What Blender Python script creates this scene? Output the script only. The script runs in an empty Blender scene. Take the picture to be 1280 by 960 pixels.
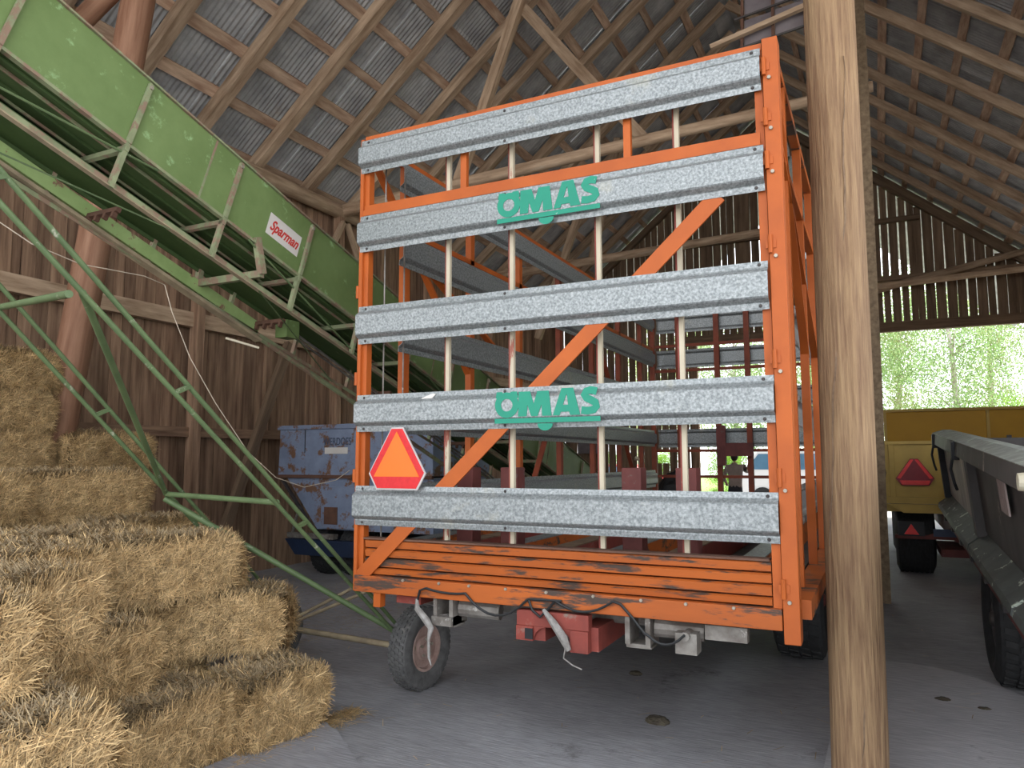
import bpy, bmesh, math, random
from mathutils import Vector, Matrix, Euler
R = math.radians
rnd = random.Random(7)
scene = bpy.context.scene
COL = scene.collection

# ------------------------------------------------------------------ camera
cam_d = bpy.data.cameras.new('camera')
cam = bpy.data.objects.new('camera', cam_d); COL.objects.link(cam)
cam_d.sensor_width = 36.0
cam_d.lens = 925.78 / 1280 * 36.0
cam_d.clip_start = 0.05; cam_d.clip_end = 400
_y, _p, _r = R(26.1703), R(5.7830), R(-0.1516)
fw = Vector((-math.sin(_y)*math.cos(_p), math.cos(_y)*math.cos(_p), math.sin(_p)))
rt = Vector((math.cos(_y), math.sin(_y), 0)); up = rt.cross(fw)
r2 = rt*math.cos(_r) + up*math.sin(_r); u2 = -rt*math.sin(_r) + up*math.cos(_r)
m = Matrix.Identity(4)
for i in range(3):
    m[i][0] = r2[i]; m[i][1] = u2[i]; m[i][2] = -fw[i]
m[0][3], m[1][3], m[2][3] = 0, 0, 1.65
cam.matrix_world = m
scene.camera = cam

# ------------------------------------------------------------------ light
w = bpy.data.worlds.new('sky'); scene.world = w; w.use_nodes = True
nt = w.node_tree; nt.nodes.clear()
wo = nt.nodes.new('ShaderNodeOutputWorld'); bg = nt.nodes.new('ShaderNodeBackground')
tc = nt.nodes.new('ShaderNodeTexCoord'); sp = nt.nodes.new('ShaderNodeSeparateXYZ')
cr = nt.nodes.new('ShaderNodeValToRGB')
nt.links.new(tc.outputs['Generated'], sp.inputs[0]); nt.links.new(sp.outputs['Z'], cr.inputs[0])
cr.color_ramp.elements[0].color = (0.93, 0.96, 1.0, 1); cr.color_ramp.elements[0].position = 0.0
cr.color_ramp.elements[1].color = (0.76, 0.87, 1.0, 1); cr.color_ramp.elements[1].position = 0.8
nt.links.new(cr.outputs[0], bg.inputs[0]); bg.inputs[1].default_value = 1.25
nt.links.new(bg.outputs[0], wo.inputs[0])
sun_d = bpy.data.lights.new('sun', 'SUN'); sun = bpy.data.objects.new('sun', sun_d); COL.objects.link(sun)
sun_d.energy = 3.2; sun_d.angle = R(3); sun_d.color = (1, .95, .86)
sun.rotation_euler = (R(-29), R(14), 0); sun.location = (10, -10, 25)
scene.view_settings.view_transform = 'Standard'; scene.view_settings.look = 'None'
scene.view_settings.gamma = 1.0; scene.view_settings.use_curve_mapping = False
scene.view_settings.exposure = 1.75

# ------------------------------------------------------------------ materials
def mat(name, a, b=None, scale=6, stretch=(1, 1, 1), rough=.75, metal=0, bump=.2, spots=None, spot_at=.62, spot_w=.05,
        spot_scale=None, var=.0, fine=0, pos=(.35, .7), spec=.3, island=0, bump_dist=.01, detail=6):
    mt = bpy.data.materials.new(name); mt.use_nodes = True
    n = mt.node_tree.nodes; l = mt.node_tree.links
    bs = n['Principled BSDF']
    t = n.new('ShaderNodeTexCoord'); mp = n.new('ShaderNodeMapping'); mp.inputs['Scale'].default_value = stretch
    l.new(t.outputs['Object'], mp.inputs[0])
    oi = n.new('ShaderNodeObjectInfo')
    ad = n.new('ShaderNodeVectorMath'); ad.operation = 'MULTIPLY_ADD'
    cmb = n.new('ShaderNodeCombineXYZ')
    for k in range(3): l.new(oi.outputs['Random'], cmb.inputs[k])
    l.new(cmb.outputs[0], ad.inputs[0]); ad.inputs[1].default_value = (37, 17, 53); l.new(mp.outputs[0], ad.inputs[2])
    no = n.new('ShaderNodeTexNoise'); no.inputs['Scale'].default_value = scale; no.inputs['Detail'].default_value = detail
    no.inputs['Roughness'].default_value = .62
    l.new(ad.outputs[0], no.inputs['Vector'])
    rp = n.new('ShaderNodeValToRGB'); rp.color_ramp.elements[0].position = pos[0]; rp.color_ramp.elements[1].position = pos[1]
    b = b or tuple(c*.75 for c in a)
    rp.color_ramp.elements[0].color = (*b, 1); rp.color_ramp.elements[1].color = (*a, 1)
    l.new(no.outputs[0], rp.inputs[0])
    out = rp.outputs[0]
    if spots:
        n2 = n.new('ShaderNodeTexNoise'); n2.inputs['Scale'].default_value = spot_scale or scale*.6; n2.inputs['Detail'].default_value = 8
        n2.inputs['Roughness'].default_value = .68
        l.new(ad.outputs[0], n2.inputs['Vector'])
        r2_ = n.new('ShaderNodeValToRGB'); r2_.color_ramp.elements[0].position = spot_at; r2_.color_ramp.elements[1].position = spot_at+spot_w
        l.new(n2.outputs[0], r2_.inputs[0])
        mx = n.new('ShaderNodeMix'); mx.data_type = 'RGBA'
        l.new(r2_.outputs[0], mx.inputs[0]); l.new(out, mx.inputs[6]); mx.inputs[7].default_value = (*spots, 1)
        out = mx.outputs[2]
    if var or island:
        hs = n.new('ShaderNodeHueSaturation')
        mr = n.new('ShaderNodeMapRange'); mr.inputs[3].default_value = 1-(var or island); mr.inputs[4].default_value = 1+(var or island)
        if island:
            g = n.new('ShaderNodeNewGeometry'); l.new(g.outputs['Random Per Island'], mr.inputs[0])
        else: l.new(oi.outputs['Random'], mr.inputs[0])
        l.new(mr.outputs[0], hs.inputs['Value']); l.new(out, hs.inputs['Color']); out = hs.outputs[0]
    l.new(out, bs.inputs['Base Color'])
    bs.inputs['Roughness'].default_value = rough; bs.inputs['Metallic'].default_value = metal
    bs.inputs['Specular IOR Level'].default_value = spec
    if bump:
        bp = n.new('ShaderNodeBump'); bp.inputs['Strength'].default_value = bump; bp.inputs['Distance'].default_value = bump_dist
        l.new(no.outputs[0], bp.inputs['Height']); l.new(bp.outputs[0], bs.inputs['Normal'])
    return mt

M = {}
M['orange'] = mat('orange_paint', (.44, .098, .014), (.35, .075, .012), 3, rough=.55, bump=.05, spots=(.30, .11, .05), spot_at=.66, spot_scale=9, spot_w=.08)
M['orange_worn'] = mat('orange_paint_worn', (.42, .10, .016), (.32, .075, .014), 3, rough=.6, bump=.08, stretch=(.35, 1, 2.2), spots=(.06, .04, .03), spot_at=.53, spot_scale=7, spot_w=.07)
M['galv'] = mat('galvanised_steel', (.35, .365, .36), (.15, .162, .162), 75, rough=.42, metal=.35, bump=.1, spots=(.34, .325, .26), spot_at=.6, spot_scale=3, spot_w=.18, detail=3, bump_dist=.003)
M['roofsheet'] = mat('weathered_roof_sheet', (.50, .50, .49), (.28, .28, .28), 2.4, rough=.55, metal=.15, bump=.05, var=.12, spots=(.27, .22, .16), spot_at=.63, spot_scale=1.5, spot_w=.2)
M['rafter'] = mat('weathered_rafter_wood', (.56, .41, .28), (.28, .185, .115), 9, stretch=(.18, 1.4, 1.4), rough=.85, bump=.5, var=.16, spots=(.50, .42, .33), spot_at=.62, spot_scale=5, spot_w=.15)
M['batten'] = mat('roof_board_wood', (.66, .49, .35), (.34, .21, .14), 7, stretch=(.25, 1.5, 1.5), rough=.85, bump=.4, var=.22, spots=(.15, .08, .05), spot_at=.64, spot_scale=4, spot_w=.1)
M['plank'] = mat('aged_plank_wood', (.37, .235, .15), (.14, .08, .05), 8, stretch=(.12, 1.6, 1.6), rough=.85, bump=.5, var=.24, spots=(.09, .055, .035), spot_at=.66, spot_scale=4, spot_w=.12)
M['darkplank'] = mat('dark_plank_wood', (.26, .175, .11), (.13, .085, .055), 8, stretch=(.12, 1.6, 1.6), rough=.9, bump=.4, var=.2)
M['post'] = mat('peeled_log_wood', (.36, .235, .125), (.185, .105, .058), 42, stretch=(1.3, 1.3, .07), rough=.72, bump=.8, bump_dist=.02, spots=(.28, .115, .055), spot_at=.57, spot_scale=1.6, spot_w=.2)
M['darkpost'] = mat('dark_log_wood', (.25, .18, .11), (.13, .09, .055), 14, stretch=(1.3, 1.3, .12), rough=.85, bump=.5)
M['redlog'] = mat('reddish_log_wood', (.36, .20, .125), (.21, .10, .058), 10, stretch=(.12, 1.4, 1.4), rough=.75, bump=.5)
M['green'] = mat('green_enamel', (.165, .235, .085), (.125, .185, .062), 3, rough=.5, bump=.04, spots=(.30, .46, .22), spot_at=.6, spot_scale=9, spot_w=.12)
M['green_rail'] = mat('green_rail_paint', (.30, .40, .16), (.22, .31, .11), 4, rough=.55, bump=.06, spots=(.20, .11, .07), spot_at=.6, spot_scale=9, spot_w=.05)
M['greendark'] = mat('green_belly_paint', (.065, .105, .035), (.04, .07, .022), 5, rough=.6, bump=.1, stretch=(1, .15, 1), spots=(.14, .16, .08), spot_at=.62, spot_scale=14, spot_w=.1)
M['greenrust'] = mat('green_paint_rusty', (.28, .31, .17), (.18, .20, .11), 6, rough=.75, bump=.3, spots=(.24, .16, .11), spot_at=.48, spot_scale=8, spot_w=.08)
M['greentube'] = mat('green_tube_paint', (.125, .175, .075), (.085, .125, .055), 5, rough=.5, bump=.08, spots=(.38, .38, .28), spot_at=.62, spot_scale=11, spot_w=.08)
M['tan_rail'] = mat('rusty_tan_rail', (.36, .29, .18), (.22, .17, .11), 8, rough=.8, bump=.3)
M['rope'] = mat('hemp_twine', (.6, .5, .38), rough=.9, bump=0)
M['cream'] = mat('chipped_cream_paint', (.56, .49, .36), (.42, .36, .26), 5, rough=.6, bump=.1, stretch=(1, 1, .3), spots=(.28, .09, .06), spot_at=.60, spot_scale=7, spot_w=.04)
M['maroon'] = mat('maroon_primer', (.15, .042, .036), (.10, .028, .024), 6, rough=.65, bump=.1, spots=(.12, .08, .07), spot_at=.62, spot_scale=7)
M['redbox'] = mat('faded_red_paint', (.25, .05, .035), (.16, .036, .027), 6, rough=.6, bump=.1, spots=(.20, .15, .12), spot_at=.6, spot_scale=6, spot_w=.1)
M['redwood'] = mat('dark_red_frame', (.24, .05, .02), (.16, .035, .017), 5, rough=.6, bump=.1)
M['steel'] = mat('grimy_steel', (.28, .26, .23), (.12, .10, .085), 9, rough=.55, metal=.3, bump=.2, spots=(.62, .60, .55), spot_at=.62, spot_scale=12, spot_w=.08)
M['darksteel'] = mat('dark_oily_steel', (.07, .06, .055), (.035, .03, .03), 8, rough=.6, bump=.2)
M['bolt'] = mat('bolt_steel', (.4, .35, .28), rough=.5, metal=.5, bump=0)
M['rubber'] = mat('worn_tyre_rubber', (.14, .135, .13), (.075, .072, .07), 14, rough=.85, bump=.2, spots=(.24, .22, .2), spot_at=.62, spot_scale=6, spot_w=.12)
M['blackrubber'] = mat('black_tyre_rubber', (.035, .035, .036), (.02, .02, .02), 12, rough=.75, bump=.15)
M['rim'] = mat('rusty_rim', (.42, .30, .26), (.27, .17, .14), 9, rough=.7, bump=.2)
M['cable'] = mat('black_cable', (.02, .02, .02), rough=.5, bump=0)
M['whitewrap'] = mat('whitish_dusty_wrap', (.30, .28, .26), (.16, .145, .13), 25, rough=.8, bump=.4)
M['logo'] = mat('green_print', (.015, .24, .15), (.012, .21, .135), 4, rough=.5, bump=0, spots=(.30, .42, .36), spot_at=.68, spot_scale=30, spot_w=.03)
M['white'] = mat('white_sticker', (.62, .59, .55), (.58, .54, .49), 4, rough=.45, bump=0)
M['redprint'] = mat('red_print', (.62, .04, .03), rough=.5, bump=0)
M['bluetext'] = mat('faded_dark_print', (.07, .09, .14), rough=.7, bump=0)
M['tri_o'] = mat('fluorescent_orange_reflector', (.85, .15, .01), (.8, .14, .01), 5, rough=.35, bump=0)
M['tri_r'] = mat('red_reflector', (.6, .012, .016), (.5, .008, .012), 40, rough=.3, bump=0)
M['tri_b'] = mat('bright_red_reflector', (.95, .03, .03), rough=.3, bump=0)
M['tri_d'] = mat('dark_red_reflector', (.28, .02, .03), rough=.4, bump=0)
M['tri_edge'] = mat('plate_edge', (.55, .5, .48), rough=.5, bump=0)
M['bluerust'] = mat('pale_blue_rusty_paint', (.22, .265, .36), (.155, .185, .26), 3, rough=.75, bump=.2, spots=(.16, .085, .05), spot_at=.53, spot_scale=4.6, spot_w=.06)
M['deepblue'] = mat('deep_blue_paint', (.014, .026, .06), (.01, .018, .04), 5, rough=.6, bump=.1, spots=(.14, .1, .08), spot_at=.64, spot_scale=6)
M['brown'] = mat('rust_brown', (.14, .07, .045), (.09, .045, .03), 7, rough=.8, bump=.2)
M['yellow'] = mat('mustard_yellow_paint', (.52, .35, .085), (.42, .28, .07), 2.5, rough=.55, bump=.05, spots=(.34, .24, .10), spot_at=.66, spot_scale=6, spot_w=.1)
M['yellowdark'] = mat('deep_yellow_paint', (.50, .27, .01), (.44, .235, .01), 2, rough=.55, bump=.03)
M['greybody'] = mat('scuffed_dark_grey_paint', (.105, .095, .09), (.065, .058, .055), 4, rough=.55, bump=.12, stretch=(1, 1, .35), spots=(.40, .33, .28), spot_at=.62, spot_scale=4.5, spot_w=.03)
M['greyscuff'] = mat('scratched_pale_grey_paint', (.46, .38, .33), (.27, .22, .195), 5, rough=.6, bump=.15, stretch=(1, 1, .3), spots=(.6, .5, .42), spot_at=.62, spot_scale=5, spot_w=.03)
M['capgrey'] = mat('worn_rail_cap', (.30, .31, .27), (.19, .19, .17), 10, rough=.6, bump=.15, spots=(.5, .54, .45), spot_at=.58, spot_scale=8, spot_w=.08)
M['ledge'] = mat('scraped_grey_green_ledge', (.11, .12, .11), (.07, .075, .07), 5, rough=.6, bump=.1, spots=(.5, .55, .45), spot_at=.60, spot_scale=6, spot_w=.02, stretch=(.4, 1, 2))
M['blackpaint'] = mat('black_paint', (.02, .02, .022), rough=.5, bump=0)
M['placard'] = mat('faded_placard', (.5, .40, .36), (.36, .28, .25), 25, rough=.7, bump=0)
M['knob'] = mat('cream_plastic', (.75, .68, .5), rough=.4, bump=0)
M['strawbody'] = mat('packed_straw_shaded', (.22, .145, .065), (.06, .036, .017), 22, rough=.95, bump=.8, bump_dist=.02, stretch=(1, .35, 1))  # body colour darkened so gaps and seams between the straws look shaded
M['straw'] = mat('straw_stalks', (.66, .465, .235), (.36, .23, .10), 9, rough=.7, bump=0, island=.6, spec=.35)
M['strawdust'] = mat('dusty_grey_straw', (.42, .315, .185), (.25, .185, .11), 9, rough=.85, bump=0, island=.35)
M['leaf'] = mat('birch_leaves', (.36, .45, .19), (.25, .37, .14), 1.2, rough=.6, bump=0, island=.35)
M['leafyellow'] = mat('yellow_green_leaves', (.48, .50, .26), (.37, .41, .18), 1.2, rough=.6, bump=0, island=.3)
M['leafbright'] = mat('bright_lime_leaves', (.27, .46, .04), (.21, .38, .035), 1.2, rough=.6, bump=0, island=.3)
M['grass'] = mat('grass_blades', (.30, .48, .09), (.20, .36, .06), 3, rough=.8, bump=0, island=.3)
M['bark'] = mat('birch_bark', (.62, .54, .50), (.36, .28, .25), 7, stretch=(1, 1, .6), rough=.8, bump=.3)
M['gravel'] = mat('pale_gravel', (.42, .39, .36), (.30, .28, .26), 18, rough=.95, bump=.4)
M['lawn'] = mat('lawn_ground', (.26, .40, .09), (.18, .30, .06), 3, rough=.95, bump=.3)
M['vanwhite'] = mat('white_car_paint', (.82, .82, .82), (.8, .8, .8), 2, rough=.3, bump=0)
M['glass'] = mat('tinted_glass', (.10, .22, .34), (.08, .18, .28), 2, rough=.08, bump=0, spec=.6)
M['redcar'] = mat('red_car_paint', (.55, .03, .03), rough=.3, bump=0)
M['skin'] = mat('skin', (.36, .20, .13), (.32, .17, .11), 8, rough=.6, bump=0)
M['shirt'] = mat('grey_brown_shirt', (.38, .30, .27), (.30, .24, .21), 8, rough=.9, bump=.1)
M['trousers'] = mat('dark_trousers', (.04, .04, .05), rough=.9, bump=0)
M['hair'] = mat('dark_hair', (.03, .02, .015), rough=.8, bump=0)
M['tarp'] = mat('dark_crumpled_sheet', (.03, .03, .033), (.015, .015, .016), 6, rough=.6, bump=.3)
M['dung'] = mat('dry_dung', (.09, .075, .05), (.05, .04, .03), 25, rough=.95, bump=.6)
M['panel'] = mat('pale_translucent_sheet', (.20, .175, .18), (.12, .10, .105), 3, rough=.5, bump=.05)

def floor_mat(name, a, b, c, grooves=True):
    mt = bpy.data.materials.new(name); mt.use_nodes = True
    n = mt.node_tree.nodes; l = mt.node_tree.links; bs = n['Principled BSDF']
    t = n.new('ShaderNodeTexCoord')
    n1 = n.new('ShaderNodeTexNoise'); n1.inputs['Scale'].default_value = .55; n1.inputs['Detail'].default_value = 9; n1.inputs['Roughness'].default_value = .66
    n2 = n.new('ShaderNodeTexNoise'); n2.inputs['Scale'].default_value = 22; n2.inputs['Detail'].default_value = 6
    l.new(t.outputs['Object'], n1.inputs['Vector'])
    mp = n.new('ShaderNodeMapping'); mp.inputs['Rotation'].default_value = (0, 0, R(28)); mp.inputs['Scale'].default_value = (.35, 4.2, 1)
    l.new(t.outputs['Object'], mp.inputs[0]); l.new(mp.outputs[0], n2.inputs['Vector'])
    rp = n.new('ShaderNodeValToRGB'); e = rp.color_ramp.elements
    e[0].position = .36; e[0].color = (*b, 1); e[1].position = .64; e[1].color = (*a, 1)
    l.new(n1.outputs[0], rp.inputs[0])
    mx = n.new('ShaderNodeMix'); mx.data_type = 'RGBA'; mx.blend_type = 'MULTIPLY'; mx.inputs[0].default_value = .55
    r3 = n.new('ShaderNodeValToRGB'); r3.color_ramp.elements[0].color = (.48, .48, .48, 1); r3.color_ramp.elements[1].color = (1.25, 1.25, 1.25, 1)
    r3.color_ramp.elements[0].position = .3; r3.color_ramp.elements[1].position = .7
    l.new(n2.outputs[0], r3.inputs[0]); l.new(rp.outputs[0], mx.inputs[6]); l.new(r3.outputs[0], mx.inputs[7])
    n4 = n.new('ShaderNodeTexNoise'); n4.inputs['Scale'].default_value = 1.3; n4.inputs['Detail'].default_value = 10; n4.inputs['Roughness'].default_value = .75
    l.new(t.outputs['Object'], n4.inputs['Vector'])
    r4 = n.new('ShaderNodeValToRGB'); r4.color_ramp.elements[0].position = .60; r4.color_ramp.elements[1].position = .68
    l.new(n4.outputs[0], r4.inputs[0])
    m2 = n.new('ShaderNodeMix'); m2.data_type = 'RGBA'; l.new(r4.outputs[0], m2.inputs[0]); l.new(mx.outputs[2], m2.inputs[6]); m2.inputs[7].default_value = (*c, 1)
    l.new(m2.outputs[2], bs.inputs['Base Color'])
    bs.inputs['Roughness'].default_value = .72; bs.inputs['Specular IOR Level'].default_value = .35
    bp = n.new('ShaderNodeBump'); bp.inputs['Strength'].default_value = .5; bp.inputs['Distance'].default_value = .008
    l.new(n2.outputs[0], bp.inputs['Height']); l.new(bp.outputs[0], bs.inputs['Normal'])
    return mt
M['floor'] = floor_mat('brushed_concrete', (.40, .385, .39), (.25, .24, .245), (.16, .15, .15))
M['floor2'] = floor_mat('smooth_concrete', (.50, .48, .485), (.40, .385, .39), (.26, .25, .25))

M['floor3'] = floor_mat('grey_slab_concrete', (.34, .33, .34), (.25, .24, .25), (.18, .17, .175))

# ------------------------------------------------------------------ helpers
WM = {}
def prep(o, world, parent):
    WM[o.name] = world
    if parent is not None:
        o.parent = parent; o.matrix_parent_inverse = Matrix.Identity(4)
        o.matrix_basis = WM[parent.name].inverted() @ world
    else: o.matrix_basis = world
    COL.objects.link(o)
    return o
def tag(o, label=None, cat=None, group=None, kind=None):
    if label: o['label'] = label
    if cat: o['category'] = cat
    if group: o['group'] = group
    if kind: o['kind'] = kind
    return o
def empty(name, loc, label=None, cat=None, group=None, kind=None, rz=0, parent=None):
    o = bpy.data.objects.new(name, None); o.empty_display_size = .2
    prep(o, Matrix.Translation(Vector(loc)) @ Matrix.Rotation(rz, 4, 'Z'), parent)
    return tag(o, label, cat, group, kind)

class MB:
    def __init__(s, T=None): s.bm = bmesh.new(); s.T = T
    def quad_box(s, P):   # 8 points: bottom 4, top 4
        v = [s.bm.verts.new(p) for p in P]
        for f in ((3, 2, 1, 0), (4, 5, 6, 7), (0, 1, 5, 4), (1, 2, 6, 5), (2, 3, 7, 6), (3, 0, 4, 7)): s.bm.faces.new([v[i] for i in f])
        return s
    def box(s, a, b):
        x0, x1 = sorted((a[0], b[0])); y0, y1 = sorted((a[1], b[1])); z0, z1 = sorted((a[2], b[2]))
        return s.quad_box([(x0, y0, z0), (x1, y0, z0), (x1, y1, z0), (x0, y1, z0), (x0, y0, z1), (x1, y0, z1), (x1, y1, z1), (x0, y1, z1)])
    def beam(s, p, q, wd, ht, upv=(0, 0, 1)):
        p, q = Vector(p), Vector(q); d = (q-p).normalized(); u = Vector(upv)
        if abs(d.dot(u)) > .98: u = Vector((0, 1, 0))
        x = d.cross(u).normalized(); n = x.cross(d).normalized(); x *= wd/2; n *= ht/2
        return s.quad_box([p-x-n, p+x-n, q+x-n, q-x-n, p-x+n, p+x+n, q+x+n, q-x+n])
    def tube(s, pts, rad, n=8, cap=True):
        pts = [Vector(p) for p in pts]; rads = rad if isinstance(rad, (list, tuple)) else [rad]*len(pts)
        rings = []; ref = None
        for i, p in enumerate(pts):
            d = (pts[min(i+1, len(pts)-1)] - pts[max(i-1, 0)]).normalized()
            if ref is None: ref = Vector((0, 0, 1)) if abs(d.z) < .9 else Vector((1, 0, 0))
            x = d.cross(ref).normalized(); y = x.cross(d).normalized(); ref = y
            rings.append([s.bm.verts.new(p + x*math.cos(2*math.pi*k/n)*rads[i] + y*math.sin(2*math.pi*k/n)*rads[i]) for k in range(n)])
        for a, b in zip(rings, rings[1:]):
            for k in range(n): s.bm.faces.new((a[k], a[(k+1) % n], b[(k+1) % n], b[k]))
        if cap: s.bm.faces.new(rings[0][::-1]); s.bm.faces.new(rings[-1])
        return s
    def prism(s, poly, ax, a, b):    # poly of 2-D points in the plane across axis ax, extruded a..b
        def P(u, v, t): return {0: (t, u, v), 1: (u, t, v), 2: (u, v, t)}[ax]
        A = [s.bm.verts.new(P(u, v, a)) for u, v in poly]; B = [s.bm.verts.new(P(u, v, b)) for u, v in poly]
        k = len(poly)
        for i in range(k): s.bm.faces.new((A[i], A[(i+1) % k], B[(i+1) % k], B[i]))
        s.bm.faces.new(A[::-1]); s.bm.faces.new(B)
        return s
    def lathe(s, prof, c, axis='X', n=24):   # prof: (offset along axis, radius), closed loop
        rings = []
        for k in range(n):
            a = 2*math.pi*k/n; ca, sa = math.cos(a), math.sin(a); ring = []
            for t, r in prof:
                p = {'X': (t, r*ca, r*sa), 'Y': (r*ca, t, r*sa), 'Z': (r*ca, r*sa, t)}[axis]
                ring.append(s.bm.verts.new(Vector(c)+Vector(p)))
            rings.append(ring)
        m_ = len(prof)
        for k in range(n):
            a, b = rings[k], rings[(k+1) % n]
            for i in range(m_): s.bm.faces.new((a[i], a[(i+1) % m_], b[(i+1) % m_], b[i]))
        return s
    def build(s, name, mt, parent=None, smooth=False, bevel=0, **kw):
        bm = s.bm
        if s.T is not None: bm.transform(s.T)
        bmesh.ops.recalc_face_normals(bm, faces=bm.faces)
        xs = [v.co for v in bm.verts]
        c = Vector([(min(v[i] for v in xs)+max(v[i] for v in xs))/2 for i in range(3)])
        bmesh.ops.translate(bm, verts=bm.verts, vec=-c)
        me = bpy.data.meshes.new(name); bm.to_mesh(me); bm.free()
        me.materials.append(mt)
        if smooth:
            me.shade_smooth() if smooth is True else None
            me.set_sharp_from_angle(angle=R(40))
        o = bpy.data.objects.new(name, me)
        if bevel:
            bv = o.modifiers.new('bevel', 'BEVEL'); bv.width = bevel; bv.segments = 2; bv.limit_method = 'ANGLE'
        prep(o, Matrix.Translation(c), parent)
        return tag(o, **kw)

cache = {}
def frame(p, q, upv=(0, 0, 1)):
    p, q = Vector(p), Vector(q); d = (q-p).normalized(); u = Vector(upv)
    if abs(d.dot(u)) > .98: u = Vector((0, 1, 0))
    y = u.cross(d).normalized(); z = d.cross(y)
    T = Matrix.Identity(4)
    for i in range(3): T[i][0] = d[i]; T[i][1] = y[i]; T[i][2] = z[i]; T[i][3] = (p[i]+q[i])/2
    return T, (q-p).length
def beam_obj(name, p, q, wd, ht, mt, parent=None, upv=(0, 0, 1), **kw):
    """one timber: local X runs along its length, meshes shared between equal pieces"""
    T, L = frame(p, q, upv); key = ('b', round(L, 2), round(wd, 3), round(ht, 3), mt.name)
    me = cache.get(key)
    if me is None:
        bm = bmesh.new(); k = max(2, int(L/1.2))
        rr = random.Random(hash(key[1:4]) & 0xffff); rings = []
        for i in range(k+1):
            x = -L/2 + L*i/k; j = lambda a: a*rr.uniform(-.05, .05)
            oy, oz = (j(wd), j(ht)) if 0 < i < k else (0, 0)
            rings.append([bm.verts.new((x, sy*wd/2+oy, sz*ht/2+oz)) for sy, sz in ((-1, -1), (1, -1), (1, 1), (-1, 1))])
        for a, b in zip(rings, rings[1:]):
            for i in range(4): bm.faces.new((a[i], a[(i+1) % 4], b[(i+1) % 4], b[i]))
        bm.faces.new(rings[0][::-1]); bm.faces.new(rings[-1])
        bmesh.ops.recalc_face_normals(bm, faces=bm.faces)
        me = bpy.data.meshes.new(name); bm.to_mesh(me); bm.free(); me.materials.append(mt); cache[key] = me
    o = bpy.data.objects.new(name, me); prep(o, T, parent); return tag(o, **kw)
def log_obj(name, p, q, r0, r1, mt, parent=None, wob=.02, n=18, seg=None, crack=False, axisZ=False, **kw):
    T, L = frame(p, q); bm = bmesh.new(); seg = seg or max(6, int(L/.35)); rr = random.Random(int(L*977)+int(r0*1e4)); rings = []
    ph = [rr.uniform(0, 6) for _ in range(6)]
    for i in range(seg+1):
        t = i/seg; x = -L/2+L*t; r = r0+(r1-r0)*t
        oy = wob*r*3*math.sin(ph[0]+t*5) if 0 < i < seg else 0; oz = wob*r*3*math.sin(ph[1]+t*4) if 0 < i < seg else 0
        ring = []
        for k in range(n):
            a = 2*math.pi*k/n
            rad = r*(1+wob*math.sin(2*a+ph[2]+t*3)+wob*.7*math.sin(5*a+ph[3]+t*9)+rr.uniform(-.006, .006))
            if crack and abs((a-crack+.35*math.sin(t*7)) % (2*math.pi)-math.pi) < math.pi/n*1.01 and .08 < t < .93: rad *= .93
            ring.append(bm.verts.new((x, oy+rad*math.cos(a), oz+rad*math.sin(a))))
        rings.append(ring)
    for a, b in zip(rings, rings[1:]):
        for k in range(n): bm.faces.new((a[k], a[(k+1) % n], b[(k+1) % n], b[k]))
    bm.faces.new(rings[0][::-1]); bm.faces.new(rings[-1])
    bmesh.ops.recalc_face_normals(bm, faces=bm.faces)
    if axisZ: bm.transform(T); c = Vector(T.translation); bmesh.ops.translate(bm, verts=bm.verts, vec=-c); T = Matrix.Translation(c)
    me = bpy.data.meshes.new(name); bm.to_mesh(me); bm.free(); me.materials.append(mt); me.shade_smooth(); me.set_sharp_from_angle(angle=R(38))
    o = bpy.data.objects.new(name, me); prep(o, T, parent); return tag(o, **kw)

def text_mesh(name, body, size, T, mt, parent, shear=0, offset=0, depth=.0015, width=None, **kw):
    cu = bpy.data.curves.new(name, 'FONT'); cu.body = body; cu.size = size; cu.shear = shear; cu.offset = offset; cu.extrude = depth
    cu.align_x = 'CENTER'; cu.align_y = 'CENTER'
    to = bpy.data.objects.new(name, cu); COL.objects.link(to)
    dg = bpy.context.evaluated_depsgraph_get(); dg.update()
    me = bpy.data.meshes.new_from_object(to.evaluated_get(dg)); bpy.data.objects.remove(to)
    if width:
        xs = [v.co.x for v in me.vertices]; sx = width/(max(xs)-min(xs))
        for v in me.vertices: v.co.x *= sx
    me.name = name; me.materials.clear(); me.materials.append(mt)
    o = bpy.data.objects.new(name, me); prep(o, T, parent); return tag(o, **kw)
def basis(o, x, y):
    x = Vector(x).normalized(); y = Vector(y).normalized(); z = x.cross(y).normalized()
    T = Matrix.Identity(4)
    for i in range(3): T[i][0] = x[i]; T[i][1] = y[i]; T[i][2] = z[i]; T[i][3] = o[i]
    return T

# ================================================================== THE BARN
EX, EZ, RX, SL = -8.3, 6.06, -2.4, .82        # left eave, its height, ridge line, roof slope
RZ = EZ + SL*(RX-EX); REX = 3.5; REZ = RZ - SL*(REX-RX)
Y0, Y1 = -0.9, 20.6  # unseen front end, roof cut short here to let skylight onto the floor
def roofz(x): return RZ - SL*abs(x-RX)

# floor
fb = MB(); fb.box((-10, -8.6, -.2), (5, 20.9, 0)); fb.build('floor', M['floor'], kind='structure')
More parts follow.
